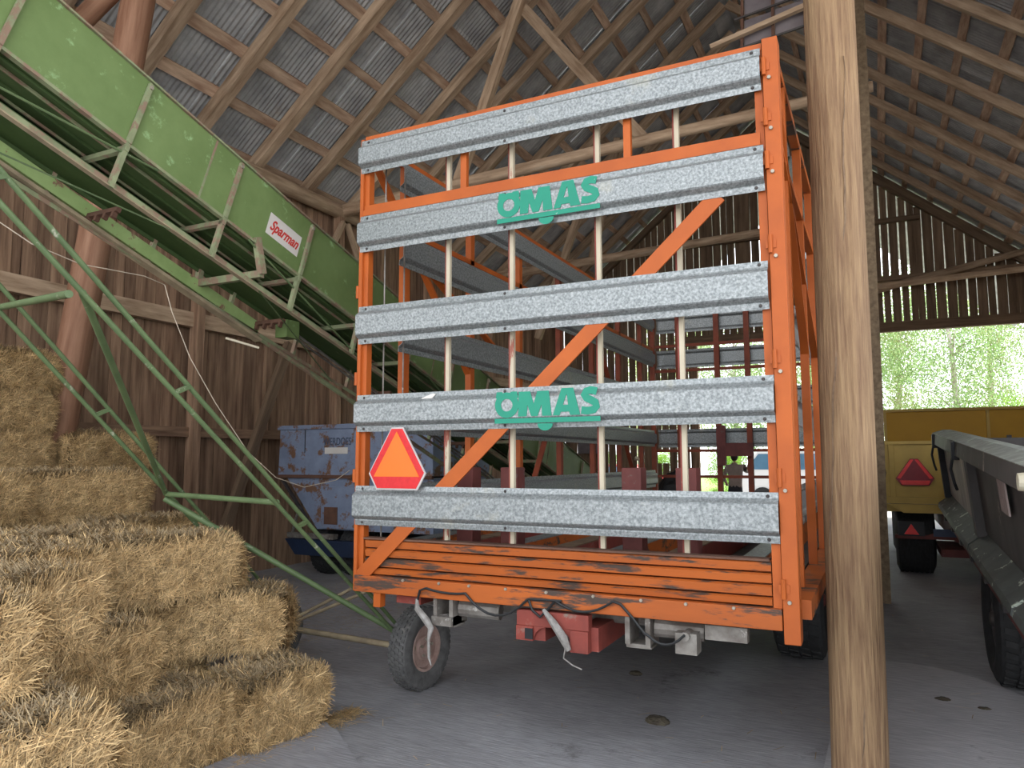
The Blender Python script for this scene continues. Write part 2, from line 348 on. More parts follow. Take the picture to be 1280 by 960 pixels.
# smoother slab beside the near post and the slab in front, both a little proud, with broken edges
def slab(name, pts, h, mt):
    b = MB(); b.prism(pts, 2, .0005, h); return b.build(name, mt, kind='structure')
arc = [(-.15+1.25*math.cos(a)*(1+.02*math.sin(9*a)), 5.35+1.6*math.sin(a)*(1+.03*math.sin(7*a))) for a in [R(d) for d in range(-120, 125, 7)]]
arc = [(x, y) for x, y in arc if x > -.35]
slab('floor_patch', arc, .012, M['floor2'])
edge = []
for i in range(41):
    t = i/40; edge.append((-3.3+t*2.7, 3.85-1.55*t+.04*math.sin(17*t)+rnd.uniform(-.018, .018)))
slab('floor_slab', edge[::-1]+[(-3.3, -1.0), (-.6, -1.0)], .018, M['floor3'])

# ground outside
MB().box((-45, 21, -.25), (30, 31, -.02)).build('yard', M['gravel'], kind='structure')
MB().box((-60, 31, -.25), (45, 75, -.01)).build('lawn', M['lawn'], kind='structure')
MB().box((5.01, -8.6, -.25), (30, 21, -.02)).build('side_bounce_ground', M['gravel'], kind='structure')  # unseen ground added to bounce light in through the open right side
MB().box((-45, -30, -.25), (30, -8.61, -.02)).build('front_bounce_ground', M['gravel'], kind='structure')  # unseen ground added behind the camera to bounce light up to the roof

# ceiling: corrugated sheets, rafters, battens
ceil = empty('ceiling', (RX, 8, RZ), kind='structure')
nrm_l = Vector((-SL, 0, 1)).normalized(); nrm_r = Vector((SL, 0, 1)).normalized()
def sheet_mesh(L, wd=.99, pitch=.076, amp=.010):
    bm = bmesh.new(); n = int(wd/pitch*6); rows = []
    for i in range(n+1):
        y = -wd/2+wd*i/n; z = amp*math.sin(2*math.pi*y/pitch)
        rows.append([bm.verts.new((-L/2, y, z)), bm.verts.new((L/2, y, z))])
    for a, b in zip(rows, rows[1:]): bm.faces.new((a[0], a[1], b[1], b[0]))
    me = bpy.data.meshes.new('roof_sheet'); bm.to_mesh(me); bm.free(); me.materials.append(M['roofsheet']); me.shade_smooth(); return me
Ll = math.hypot(RX-EX+.45, SL*(RX-EX+.45))
sm = sheet_mesh(Ll/2+.1)
for side, n_, d in ((-1, nrm_l, Vector((1, 0, SL)).normalized()), (1, nrm_r, Vector((-1, 0, SL)).normalized())):
    ex = EX-.45 if side < 0 else REX+.45
    e0 = Vector((ex, 0, roofz(ex)))
    for k in range(30):
        yc = Y0-.1+.5+k*.965
        for h in (0, 1):
            cpos = e0 + d*(Ll*(.25+.5*h)) + n_*(.185+.012*h+.006*(k % 2)) + Vector((0, yc, 0))
            T = Matrix.Identity(4); yv = n_.cross(d)
            for i in range(3): T[i][0] = d[i]; T[i][1] = yv[i]; T[i][2] = n_[i]; T[i][3] = cpos[i]
            o = bpy.data.objects.new('roof_sheet', sm); prep(o, T, ceil)
# ridge cap
MB().prism([(RX-.3, RZ-.02), (RX, RZ+.26), (RX+.3, RZ-.02), (RX+.3, RZ+.02), (RX, RZ+.30), (RX-.3, RZ+.02)], 1, Y0, Y1+.1).build('ridge_cap', M['roofsheet'], ceil)
RY = [5.79+1.135*i for i in range(-12, 13)]
for y in RY:
    for side in (-1, 1):
        n_ = nrm_l if side < 0 else nrm_r
        ex = EX-.35 if side < 0 else REX+.35
        hh = .06 if side < 0 else .068
        a = Vector((ex, y, roofz(ex))) + n_*hh; b = Vector((RX, y, RZ)) + n_*hh
        jl = rnd.uniform(-.01, .01)
        if side < 0: beam_obj('rafter', a, b+Vector((0, jl, 0)), .15, .17, M['rafter'], ceil, n_)
        else: beam_obj('rafter', a, b, .085, .155, M['rafter'], ceil, n_)
xs_l = [-7.76+.53*i for i in range(-1, 10)]; xs_r = [.30+.515*i for i in range(-5, 7)]
for side, xs in ((-1, xs_l), (1, xs_r)):
    n_ = nrm_l if side < 0 else nrm_r
    for x in xs:
        y = Y0+rnd.uniform(0, 1.1)*0
        while y < Y1:
            L = min(rnd.choice((3.405, 4.54)), Y1-y)
            off = n_*(.152+.003); wv = rnd.choice((.13, .15, .17))
            beam_obj('batten', Vector((x, y, roofz(x)))+off, Vector((x+rnd.uniform(-.015, .015), y+L, roofz(x)))+off, wv, .028, M['batten'], ceil, n_)
            y += L
# left wall: boards, girts, plate, braces
wl = empty('wall_left', (EX, 8, 0), kind='structure')
y = Y0
while y < Y1:
    wd = rnd.choice((.115, .135, .15, .17, .19)); dx = rnd.choice((0, .0, .018))
    beam_obj('plank', (EX-.09-dx, y+wd/2, 0), (EX-.09-dx, y+wd/2, 6.05), wd-.006, .022, M['plank'], wl, (1, 0, 0))
    y += wd
MB().box((EX-.17, Y0, 0), (EX-.14, Y1, 6.1)).build('board_backing', M['darkplank'], wl)
beam_obj('girt', (EX, Y0, 3.56), (EX, 9.9, 3.54), .10, .20, M['rafter'], wl)
beam_obj('girt', (EX, 9.9, 3.54), (EX, Y1, 3.54), .10, .20, M['rafter'], wl)
beam_obj('girt', (EX, Y0, 2.02), (EX, Y1, 2.03), .10, .13, M['plank'], wl)
log_obj('wall_plate', (EX+.05, Y0, 5.93), (EX+.05, Y1, 5.97), .13, .12, M['rafter'], wl)
for yy in (-7.5, -4.5, -1.5, 1.4, 4.2, 7.05, 9.95, 12.8, 15.6, 18.4):
    beam_obj('stud', (EX+.06, yy, 0), (EX+.06, yy, 5.85), .15, .12, M['plank'], wl, (0, 1, 0))
beam_obj('wall_brace', (EX+.15, 7.4, .3), (EX+.15, 8.72, 3.45), .14, .09, M['darkplank'], wl, (1, 0, 0))
beam_obj('wall_brace', (EX+.15, 9.3, 4.55), (EX+.15, 9.95, 5.75), .08, .08, M['rafter'], wl, (1, 0, 0))
beam_obj('wall_brace', (EX+.15, 11.0, 4.2), (EX+.15, 10.05, 5.75), .08, .08, M['rafter'], wl, (1, 0, 0))
beam_obj('wall_brace', (EX+.15, 13.5, .3), (EX+.15, 15.5, 3.45), .14, .09, M['darkplank'], wl, (1, 0, 0))
# gable wall with its big opening
wb = empty('wall_back', (-2, Y1, 0), kind='structure')
OX0, OX1, OZ = -4.37, 3.3, 4.92
x = EX-.05
while x < REX:
    wd = rnd.choice((.15, .17, .19, .21)); gap = rnd.choice((.004, .010, .014, .018, .022, .028)) if x > -7.2 else .002
    if .1 < x < .9: gap = .035
    xc = x+wd/2; top = roofz(min(xc+wd/2, RX) if xc < RX else xc+wd/2) + .02
    jy = rnd.choice((0, .0, .01))
    if OX0-.05 < xc < OX1: beam_obj('plank', (xc, Y1+jy, OZ-.02), (xc, Y1+jy, round(top, 1)), wd-.002, .022, M['darkplank'], wb, (0, 1, 0))
    elif -5.62 < xc < -5.28:
        beam_obj('plank', (xc, Y1+jy, 0), (xc, Y1+jy, 1.52), wd-.002, .022, M['darkplank'], wb, (0, 1, 0))
        beam_obj('plank', (xc, Y1+jy, 1.88), (xc, Y1+jy, round(top, 1)), wd-.002, .022, M['darkplank'], wb, (0, 1, 0))
    else: beam_obj('plank', (xc, Y1+jy, 0), (xc, Y1+jy, round(top, 1)), wd-.002, .022, M['darkplank'], wb, (0, 1, 0))
    x += wd+gap
beam_obj('lintel', (OX0-.3, Y1-.12, OZ-.02), (REX, Y1-.12, OZ-.04), .16, .24, M['darkplank'], wb)
beam_obj('gable_rail', (EX, Y1-.12, 6.15), (REX, Y1-.12, 6.1), .14, .12, M['darkplank'], wb)
beam_obj('gable_rail', (-6.2, Y1-.12, 7.6), (1.2, Y1-.12, 7.6), .14, .12, M['darkplank'], wb)
beam_obj('gable_rail', (EX, Y1-.1, 3.2), (OX0, Y1-.1, 3.2), .12, .12, M['darkplank'], wb)
beam_obj('gable_rafter', (EX, Y1-.15, EZ+.02), (RX, Y1-.15, RZ), .16, .16, M['darkplank'], wb)
beam_obj('gable_rafter', (REX, Y1-.15, REZ+.02), (RX, Y1-.15, RZ), .16, .22, M['darkplank'], wb)
beam_obj('door_post', (OX0-.09, Y1-.05, 0), (OX0-.09, Y1-.05, OZ-.12), .18, .16, M['plank'], wb, (0, 1, 0))
beam_obj('door_post', (.02, Y1-.15, 0), (.05, Y1-.15, 9.0), .20, .18, M['darkplank'], wb, (0, 1, 0))
log_obj('gable_brace', (.1, Y1-.4, 5.78), (3.4, Y1-.4, 6.42), .09, .07, M['rafter'], wb)
log_obj('gable_brace', (.1, Y1-.62, 5.85), (3.4, Y1-.62, 5.93), .08, .07, M['rafter'], wb)
# right wall (outside the frame, near stretch left open to let skylight in)
wr = empty('wall_right', (REX, 8, 0), kind='structure')
y = 7.0
while y < Y1:
    beam_obj('plank', (REX+.09, y+.1, 0), (REX+.09, y+.1, round(REZ-.1, 2)), .194, .022, M['plank'], wr, (1, 0, 0)); y += .2
log_obj('wall_plate', (REX, Y0, REZ-.13), (REX, Y1, REZ-.13), .12, .12, M['rafter'], wr)
# trusses: tie beams and webs
def truss(y, label_pos, full=True):
    t = empty('roof_truss', (RX, y, 6.1), 'timber roof truss of a long tie log with slanting struts, %s' % label_pos, 'roof truss', 'roof trusses across the barn')
    log_obj('tie_beam', (EX, y, 5.97), (.16, y, 6.31), .11, .07, M['rafter'], t)
    if full:
        beam_obj('strut', (-5.86, y, 6.12), (-4.72, y, 8.98), .16, .13, M['rafter'], t, (0, 1, 0))
        beam_obj('strut', (-4.78, y+.12, 8.85), (-2.75, y+.12, 6.15), .17, .12, M['rafter'], t, (0, 1, 0))
        beam_obj('post_brace', (-.15, y, 7.5), (-1.3, y, 9.9), .14, .12, M['rafter'], t, (0, 1, 0))
    return t
truss(10.0, 'fixed to the second post')
t = truss(15.4, 'far one near the gable', False)
beam_obj('strut', (-5.55, 15.4, 6.1), (-4.9, 15.4, 8.8), .16, .13, M['rafter'], t, (0, 1, 0))
beam_obj('strut', (-6.9, 15.4, 4.4), (-5.6, 15.4, 7.9), .15, .12, M['rafter'], t, (0, 1, 0))

# posts
log_obj('log_post', (-.158, 4.3, 0), (-.10, 4.3, 9.0), .136, .131, M['post'], None, wob=.018, n=30, seg=40, crack=R(-60)+math.pi, axisZ=True,
        label='thick round peeled log post standing nearest, right of the orange rack wagon', cat='post')
def crack(parent, x, y, rad, pts, wv):
    V = []; F = []
    for k, (a, z) in enumerate(pts):
        t = math.sin(math.pi*k/(len(pts)-1))*wv+.0006
        for da in (-t/rad, t/rad): V.append((x(z)+(rad+.0035)*math.cos(a+da), y+(rad+.0035)*math.sin(a+da), z))
        V.append((x(z)+(rad-.012)*math.cos(a), y+(rad-.012)*math.sin(a), z))
    for k in range(len(pts)-1):
        i = 3*k; F += [(i, i+1, i+4, i+3), (i, i+2, i+5, i+3), (i+1, i+2, i+5, i+4)]
    me = bpy.data.meshes.new('crack'); me.from_pydata(V, [], F); me.materials.append(M['darkplank']); o = bpy.data.objects.new('crack', me); prep(o, Matrix.Identity(4), parent)
cx_ = lambda z: -.158+.058*z/9
post0 = bpy.data.objects['log_post']
def lerpz(z, tab):
    for (z0, a0), (z1, a1) in zip(tab, tab[1:]):
        if z0 <= z <= z1: return a0+(a1-a0)*(z-z0)/(z1-z0)
    return tab[0][1] if z < tab[0][0] else tab[-1][1]
for tab, r_, wv in ((((1.2, -131), (2.07, -105), (2.9, -74), (3.8, -60)), .138, .0045), (((.10, -88), (.30, -78), (.8, -55), (1.25, -50)), .1395, .006), (((3.3, -95), (4.3, -88)), .135, .003)):
    zz = [tab[0][0]+(tab[-1][0]-tab[0][0])*k/60 for k in range(61)]
    crack(post0, cx_, 4.3, r_, [(R(lerpz(z_, tab))+.035*math.sin(z_*9)+.015*math.sin(z_*31), z_) for z_ in zz], wv)
pb = empty('log_post', (-.06, 9.74, 0), 'dark squared timber post half hidden behind the thick near log post', 'post')
beam_obj('shaft', (-.06, 9.74, 0), (.0, 9.74, 8.9), .24, .22, M['darkpost'], pb, (0, 1, 0))
pb2 = log_obj('log_post', (-7.92, 4.8, 0), (-6.55, 4.8, 7.15), .17, .16, M['redlog'], None, wob=.02, n=20,
        label='thick reddish log post leaning behind the green bale elevator', cat='post')
log_obj('log_brace', (-7.95, 4.6, 5.95), (-6.35, 4.6, 6.62), .11, .10, M['redlog'], None, label='short reddish cross log bracing the leaning log post at the eaves', cat='brace')
log_obj('log_brace', (-7.9, 3.4, 5.85), (-6.95, 4.35, 6.3), .05, .045, M['rafter'], None, label='thin pale round brace pole beside the leaning log post at top left', cat='brace')

# ================================================================== ORANGE RACK WAGON
WX0, WX1, WY0, WY1 = -2.885, -.40, 3.71, 10.5
wg = empty('rack_wagon', ((WX0+WX1)/2, 7, 0), 'large orange bale rack wagon with galvanised side rails parked in the barn', 'wagon')
gate = MB()
gx0, gx1 = WX0+.01, WX1-.03
BARS = [(1.253, 1.490), (1.819, 2.046), (2.366, 2.604), (2.955, 3.188), (3.470, 3.688)]
def rail_profile(z0, z1, out):
    h = z1-z0; d = -.018*out; e = -.012*out
    # folded sheet section: flat lip, groove, broad web, groove, flat lip   (offset, z)
    f = [(0, z0), (e*.3, z0+.028), (d*.1, z0+.034), (d*1.6, z0+.052), (d*1.9, z0+.06), (d*1.9, z1-.06), (d*1.6, z1-.052), (d*.1, z1-.034), (e*.3, z1-.028), (0, z1)]
    return f
def slat_y(name, x0, x1, y, z0, z1, out, parent, mt='galv'):     # runs along X, face normal -Y*out
    f = rail_profile(z0, z1, out); b = MB()
    poly = [(y+o, z) for o, z in f] + [(y+o+.004*out, z) for o, z in f[::-1]]
    b.prism(poly, 0, x0, x1); return b.build(name, M[mt], parent)
def slat_x(name, y0, y1, x, z0, z1, out, parent, mt='galv'):
    f = rail_profile(z0, z1, out); b = MB()
    poly = [(x+o, z) for o, z in f] + [(x+o+.004*out, z) for o, z in f[::-1]]
    b.prism(poly, 1, y0, y1); return b.build(name, M[mt], parent)
# rear gate
fr = MB()
YB = WY0
fr.box((gx0, YB+.01, .87), (gx0+.035, YB+.06, 3.70)); fr.box((gx1-.04, YB+.01, .87), (gx1, YB+.06, 3.70))
fr.box((gx0, YB+.006, 3.685), (gx1, YB+.06, 3.722))
g_ = fr.build('gate_frame', M['orange'], wg)
b = MB(); b.box((gx0, YB-.008, 3.192), (gx1-.02, YB+.05, 3.228)); b.box((gx0, YB+.004, 3.230), (gx1-.02, YB+.05, 3.262)); b.build('gate_rail', M['orange'], g_)
for z0, z1 in BARS:
    s_ = slat_y('gate_slat', WX0-.005, gx1-.005+(.0 if z0 > 2.2 else .008), YB-.012, z0, z1, 1, g_)
    for xx in (WX0+.05, -1.86, gx1-.045):
        for zz in (z0+.018, z1-.018):
            if xx == -1.86 and zz > (z0+z1)/2: pass
            MB().lathe([(-.004, .0005), (-.004, .006), (0, .009), (0, .0005)], (xx, YB-.016, zz), 'Y', 8).build('bolt', M['darksteel'], g_)
MB().beam((WX0+.02, YB-.003, .93), (-.66, YB-.003, 2.97), .012, .085, (-.72, 0, .69)).build('diagonal_brace', M['orange'], g_)
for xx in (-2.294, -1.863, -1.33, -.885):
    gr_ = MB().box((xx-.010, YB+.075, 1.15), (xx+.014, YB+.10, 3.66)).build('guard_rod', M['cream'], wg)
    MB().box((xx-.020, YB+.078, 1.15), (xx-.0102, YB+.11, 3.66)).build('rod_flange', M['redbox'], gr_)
for xx in (-2.155, -1.138): MB().box((xx-.02, YB+.02, 3.26), (xx+.02, YB+.05, 3.69)).build('short_upright', M['orange'], g_)
# ribbed lower panel
b = MB(); ribs = [(.955, 1.0), (1.0, 1.058), (1.058, 1.112), (1.112, 1.168)]
for i, (a, c) in enumerate(ribs):
    MB().prism([(YB+.035, a+.003), (YB+.012, a+.009), (YB+.006, c-.008), (YB+.022, c-.001), (YB+.05, c-.001), (YB+.05, a+.003)], 0, gx0+.05, gx1-.045).build('panel_board', M['orange_worn'], wg)
MB().box((gx0+.04, YB+.0, 1.168), (gx1-.05, YB+.08, 1.178)).build('panel_cap', M['brown'], wg)
bb = MB().box((WX0, YB-.02, .858), (WX1-.03, YB+.06, .955)).build('rear_beam', M['orange_worn'], wg, bevel=.004)
for i in range(9):
    xx = -2.55+.24*i+rnd.uniform(-.03, .03)
    MB().lathe([(-.008, .0005), (-.008, .008), (0, .010), (0, .0005)], (xx, YB-.02, .945), 'Y', 6).build('bolt', M['bolt'], bb)
MB().box((WX0+.14, YB-.01, .775), (WX0+.19, YB+.04, .86)).build('stop_tab', M['orange'], bb)
# corner posts
cpR = MB().box((WX1-.025, YB-.02, .80), (WX1+.048, YB+.08, 3.73)).build('corner_post', M['orange'], wg, bevel=.003)
cpL = MB().box((WX0-.012, YB-.012, .86), (WX0+.012, YB+.07, 3.70)).build('corner_post', M['orange'], wg, bevel=.002)
for zz in (1.05, 1.56, 2.12, 2.68, 3.10, 3.32, 3.58):
    b = MB(); b.tube([(WX1-.018, YB-.03, zz-.045), (WX1-.018, YB-.03, zz+.045)], .011, 8); b.box((WX1-.04, YB-.026, zz-.02), (WX1+.008, YB-.018, zz+.02)); b.build('hinge', M['orange'], cpR)
    MB().lathe([(-.010, .0005), (-.010, .009), (0, .010), (0, .0005)], (WX1+.005, YB-.022, zz-.06), 'Y', 8).build('bolt', M['bolt'], cpR)
for zz in (1.55, 2.15, 2.7): MB().tube([(WX0-.018, YB-.01, zz-.04), (WX0-.018, YB-.01, zz+.04)], .012, 8).build('hinge', M['orange'], cpL)
# thin pull wires
for xx, yy in ((-2.77, 3.80), (-2.78, 4.03)): MB().tube([(xx, yy, 1.15), (xx, yy, 3.62)], .005, 6).build('pull_wire', M['steel'], wg)
# deck: long channels
for i, xx in enumerate((-2.76, -2.42, -2.07, -1.72, -1.37, -1.03, -.62)):
    MB().box((xx-.055, YB+.10, .96), (xx+.055, WY1, 1.12)).build('deck_beam', M['redbox'] if i % 2 else M['orange_worn'], wg)
    MB().box((xx-.055, YB+.10, 1.121), (xx+.055, WY1, 1.128)).build('deck_strip', M['darkplank' if i % 2 else 'galv'], wg)
MB().box((WX0+.03, YB+.5, .955), (WX1-.05, WY1, .962)).build('deck_floor', M['darksteel'], wg)
for xx in (-2.27, -1.97, -1.22, -.92):
    MB().box((xx-.055, YB+.25, .962), (xx+.055, YB+.36, 1.60)).build('bale_stop', M['maroon'], wg, bevel=.004)
# side frames
YS = [4.18, 5.10, 6.0, 6.95, 7.92, 8.9, 9.86]
for side, sx, out in ((-1, WX0, 1), (1, WX1+.01, -1)):
    sf = MB(); x0, x1 = (sx-.02, sx+.03) if side < 0 else (sx-.03, sx+.02)
    sf.box((x0, YB+.08, .90), (x1+(.06 if side > 0 else 0), WY1, .99))
    sf.box((x0, YB+.08, 3.68), (x1, WY1, 3.73))
    sfo = sf.build('side_frame', M['orange_worn' if side > 0 else 'orange'], wg)
    for i, yy in enumerate(YS):
        MB().box((x0, yy-.03, .99), (x1, yy+.03, 3.68)).build('side_post', M['orange' if i < 3 else 'redwood'], sfo)
    for z0, z1 in BARS:
        slat_x('side_slat', 4.06, WY1-.12, sx+.045*out, z0, z1, out*-1, sfo)
    xb = sx
    MB().beam((xb, YB+.1, 3.62), (xb, 5.1, 2.3), .02, .05, (1, 0, 0)).build('side_brace', M['orange'], sfo)
    MB().beam((xb, YB+.1, 3.3), (xb, 6.0, 2.4), .02, .05, (1, 0, 0)).build('side_brace', M['orange'], sfo)
    MB().beam((xb, 6.0, 1.0), (xb, 7.9, 3.66), .02, .05, (1, 0, 0)).build('side_brace', M['redwood'], sfo)
    MB().beam((xb, 9.86, 1.0), (xb, 7.95, 3.3), .02, .05, (1, 0, 0)).build('side_brace', M['redwood'], sfo)
    MB().box((x0, YB+.08, 3.2), (x1, WY1, 3.24)).build('side_rail', M['orange'], sfo)
MB().prism([(YB+.08, 3.68), (YB+.30, 3.68), (YB+.08, 3.2)], 0, WX1-.01, WX1+.0).build('gusset', M['orange'], wg)
MB().tube([(WX1-.03, 4.55, 1.0), (WX1-.04, 4.75, 3.1)], .02, 8).build('side_pole', M['brown'], wg)
# front headboard
hb = MB()
for xx in (WX0+.01, -2.5, -1.96, -1.55, -1.05, WX1): hb.box((xx-.035, WY1-.04, .96), (xx+.035, WY1+.03, 3.7))
hbo = hb.build('headboard', M['redwood'], wg)
for z0, z1 in BARS[1:]: slat_y('headboard_slat', WX0+.05, WX1-.02, WY1+.06, z0-.01, z1+.02, -1, hbo)
for zz in (3.24, 2.88, 1.38, 1.74): MB().box((WX0+.03, WY1-.02, zz), (WX1, WY1+.02, zz+.04)).build('headboard_rail', M['redwood'], hbo)
MB().box((-1.98, WY1-.12, 1.55), (-1.86, WY1-.05, 2.1)).build('control_box', M['maroon'], hbo)
MB().box((-1.86, WY1-.12, 1.68), (-1.5, WY1-.05, 1.86)).build('control_box', M['maroon'], hbo)
# underside: hitch pocket, beam, brackets, cable
hp = MB(); hx0, hx1, hy = -1.785, -1.375, YB-.03
arch = [(hx0, .745), (hx0, .83), (hx1, .83), (hx1, .745)] 
hp.box((hx0, hy, .765), (hx1, hy+.06, .845))
hp.box((hx0, hy-.01, .69), (hx0+.10, hy+.08, .765)); hp.box((hx1-.10, hy-.01, .655), (hx1, hy+.08, .765))
for sx_, xa in ((1, hx0+.10), (-1, hx1-.10)):
    hp.prism([(xa, .765), (xa+.07*sx_, .765), (xa+.035*sx_, .752), (xa+.012*sx_, .73), (xa, .70)], 1, hy, hy+.05)
hpo = hp.build('hitch_bracket', M['redbox'], wg, bevel=.003)
MB().box((hx0+.055, hy-.014, .70), (hx0+.10, hy-.006, .755)).build('pocket_hole', M['blackpaint'], hpo)
MB().box((hx0+.05, hy+.02, .69), (hx0+.16, hy+1.2, .76)).build('pocket_tube', M['redbox'], hpo)
MB().box((hx1-.06, hy+.04, .66), (hx1+.04, hy+2.6, .78)).build('hitch_beam', M['redbox'], hpo)
ax = MB().tube([(WX0+.3, 4.0, .80), (WX1-.3, 4.0, .80)], .045, 10).build('roller_shaft', M['steel'], wg)
for xx in (-2.26, -1.12):
    b = MB(); b.box((xx-.07, YB+.0, .72), (xx-.045, YB+.16, .86)); b.box((xx+.035, YB+.0, .71), (xx+.06, YB+.16, .86)); b.box((xx-.07, YB+.02, .70), (xx+.06, YB+.14, .72)); b.build('roller_bracket', M['steel'], wg)
    MB().tube([(xx+.06, YB+.09, .80), (xx+.30, YB+.13, .79)], .05, 12).build('roller_bearing', M['steel'], wg)
b = MB(); b.box((-.935, YB-.0, .70), (-.83, YB+.1, .80)); b.tube([(-.88, YB-.03, .79), (-.88, YB+.1, .79)], .022, 10); b.box((-.80, YB+.05, .77), (-.60, YB+.11, .84)); b.build('lamp_socket', M['steel'], wg)
b = MB().box((-2.33, YB-.02, .71), (-2.20, YB+.1, .76)).build('lamp_socket', M['steel'], wg)
def droop(p, q, sag, n=10):
    p, q = Vector(p), Vector(q); return [p.lerp(q, i/n)-Vector((0, 0, sag*4*(i/n)*(1-i/n))) for i in range(n+1)]
yc = YB-.035
path = [(-2.42, yc, .83), (-2.40, yc, .90), (-2.36, yc, .915)]+droop((-2.36, yc, .915), (-2.10, yc, .905), .012, 5)+droop((-2.10, yc, .905), (-1.72, yc, .90), .10, 8)
path += droop((-1.71, yc, .905), (-1.52, yc, .91), -.0, 3)
MB().tube(path, .007, 6).build('cable', M['cable'], wg, smooth=True)
path = [(-1.71, yc, .90), (-1.69, yc, .85), (-1.64, yc-.01, .82), (-1.60, yc, .86), (-1.56, yc, .905)]+droop((-1.56, yc, .91), (-1.24, yc, .93), .055, 8)+[(-1.2, yc, .92), (-1.14, yc, .86), (-1.08, yc, .79)]+droop((-1.06, yc, .78), (-.88, yc, .80), .045, 6)
MB().tube(path, .007, 6).build('cable', M['cable'], wg, smooth=True)
path = [(-2.42, yc, .85), (-2.41, yc-.01, .80), (-2.34, yc-.02, .74), (-2.31, yc-.02, .70), (-2.32, yc-.03, .64), (-2.315, yc-.03, .54), (-2.30, yc-.03, .50)]
MB().tube(path, [.008, .017, .022, .018, .009, .008, .003], 8).build('wrapped_plug', M['whitewrap'], wg, smooth=True)
path = [(-1.62, yc-.01, .86), (-1.56, yc-.02, .80), (-1.50, yc-.03, .73), (-1.47, yc-.03, .67)]
MB().tube(path, [.010, .020, .024, .014], 8).build('wrapped_plug', M['whitewrap'], wg, smooth=True)
MB().tube([(-1.49, yc-.03, .68), (-1.50, yc-.03, .63), (-1.45, yc-.03, .60), (-1.40, yc-.03, .585)], .004, 6).build('loose_wire', M['whitewrap'], wg)
MB().box((-2.62, YB+.05, .80), (-2.45, YB+.2, .86)).build('underside_bracket', M['redbox'], wg)

def tyre_profile(r, wd, ri):
    h = wd/2
    return [(-h*.72, ri), (-h*.98, ri+(r-ri)*.35), (-h, ri+(r-ri)*.6), (-h*.88, r*.955), (-h*.70, r*.99), (0, r), (h*.70, r*.99), (h*.88, r*.955), (h, ri+(r-ri)*.6), (h*.98, ri+(r-ri)*.35), (h*.72, ri)]
def wheel(name, c, r, wd, ri, tm, rm, parent, lugs=0, lug='block', T=None, nseg=32, face=1, ribs=0):
    t = MB(T); t.lathe(tyre_profile(r, wd, ri), c, 'X', nseg); to = t.build('tyre', tm, parent, smooth=True)
    if lugs:
        lg = MB(T); h = wd/2
        for k in range(lugs):
            a = 2*math.pi*k/lugs
            rows = ((-.62, 0), (-.22, .5), (.22, 0), (.62, .5)) if lug == 'block' else ((-.5, 0), (.5, .5))
            for u, ph in rows:
                aa = a+2*math.pi*ph/lugs; da = math.pi/lugs*.72; uw = h*(.17 if lug == 'block' else .42)
                pts = []
                for rr_ in (r*.975, r*1.022 if abs(u) < .5 else r*1.012):
                    for dx_, dd in ((-uw, -da), (uw, -da*.4), (uw, da), (-uw, da*.4)):
                        pts.append(Vector(c)+Vector((u*h+dx_, rr_*math.cos(aa+dd), rr_*math.sin(aa+dd))))
                lg.quad_box(pts)
        lg.build('tread_blocks', tm, to, kind='stuff')
    if ribs:
        lg = MB(T); h = wd/2
        for i in range(ribs):
            u = (-.75+1.5*i/(ribs-1))*h; q = h*.55/ribs
            lg.lathe([(u-q, r*.97), (u-q, r*1.015), (u+q, r*1.015), (u+q, r*.97)], c, 'X', nseg)
        lg.build('tread_ribs', tm, to)
    f_ = face*wd/2; rb = MB(T)
    rb.lathe([(f_*.72, ri*1.02), (f_*.80, ri*.98), (f_*.78, ri*.90), (f_*.45, ri*.84), (f_*.42, ri*.55), (f_*.62, ri*.50), (f_*.62, ri*.2), (f_*.30, ri*.18), (-f_*.7, ri*.9), (-f_*.72, ri*1.02)], c, 'X', 28)
    ro = rb.build('rim', rm, parent, smooth=True)
    hb_ = MB(T); hb_.lathe([(f_*.3, .001), (f_*.95, .001), (f_*.95, ri*.17), (f_*.88, ri*.22), (f_*.3, ri*.22)], c, 'X', 16); hb_.build('hub', rm, ro, smooth=True)
    for k in range(5):
        a = 2*math.pi*k/5+.3; p = Vector(c)+Vector((f_*.60, ri*.36*math.cos(a), ri*.36*math.sin(a)))
        MB(T).lathe([(0, .001), (.02*face, .001), (.02*face, .010), (0, .012)], p, 'X', 6).build('wheel_nut', M['bolt'], ro)
    return to
wheel('w', (-.64, 6.85, .47), .47, .40, .25, M['blackrubber'], M['maroon'], wg, lugs=30, face=1)
wheel('w', (-2.62, 6.95, .47), .47, .40, .25, M['blackrubber'], M['maroon'], wg, lugs=30, face=-1)
MB().box((-2.5, 6.83, .42), (-.8, 6.97, .54)).build('axle', M['darksteel'], wg)
for xx in (-2.2, -1.0): MB().box((xx-.06, YB+.3, .76), (xx+.06, WY1+.1, .955)).build('chassis_beam', M['maroon'], wg)
for xx in (-2.2, -1.0): MB().box((xx-.05, 6.8, .54), (xx+.05, 7.0, .77)).build('axle_mount', M['darksteel'], wg)
db = MB(); db.beam((-2.2, WY1, .8), (-1.6, WY1+1.6, .55), .1, .12); db.beam((-1.0, WY1, .8), (-1.6, WY1+1.6, .55), .1, .12); db.beam((-1.6, WY1+1.5, .55), (-1.6, WY1+1.52, .0), .08, .08); db.build('drawbar', M['maroon'], wg)
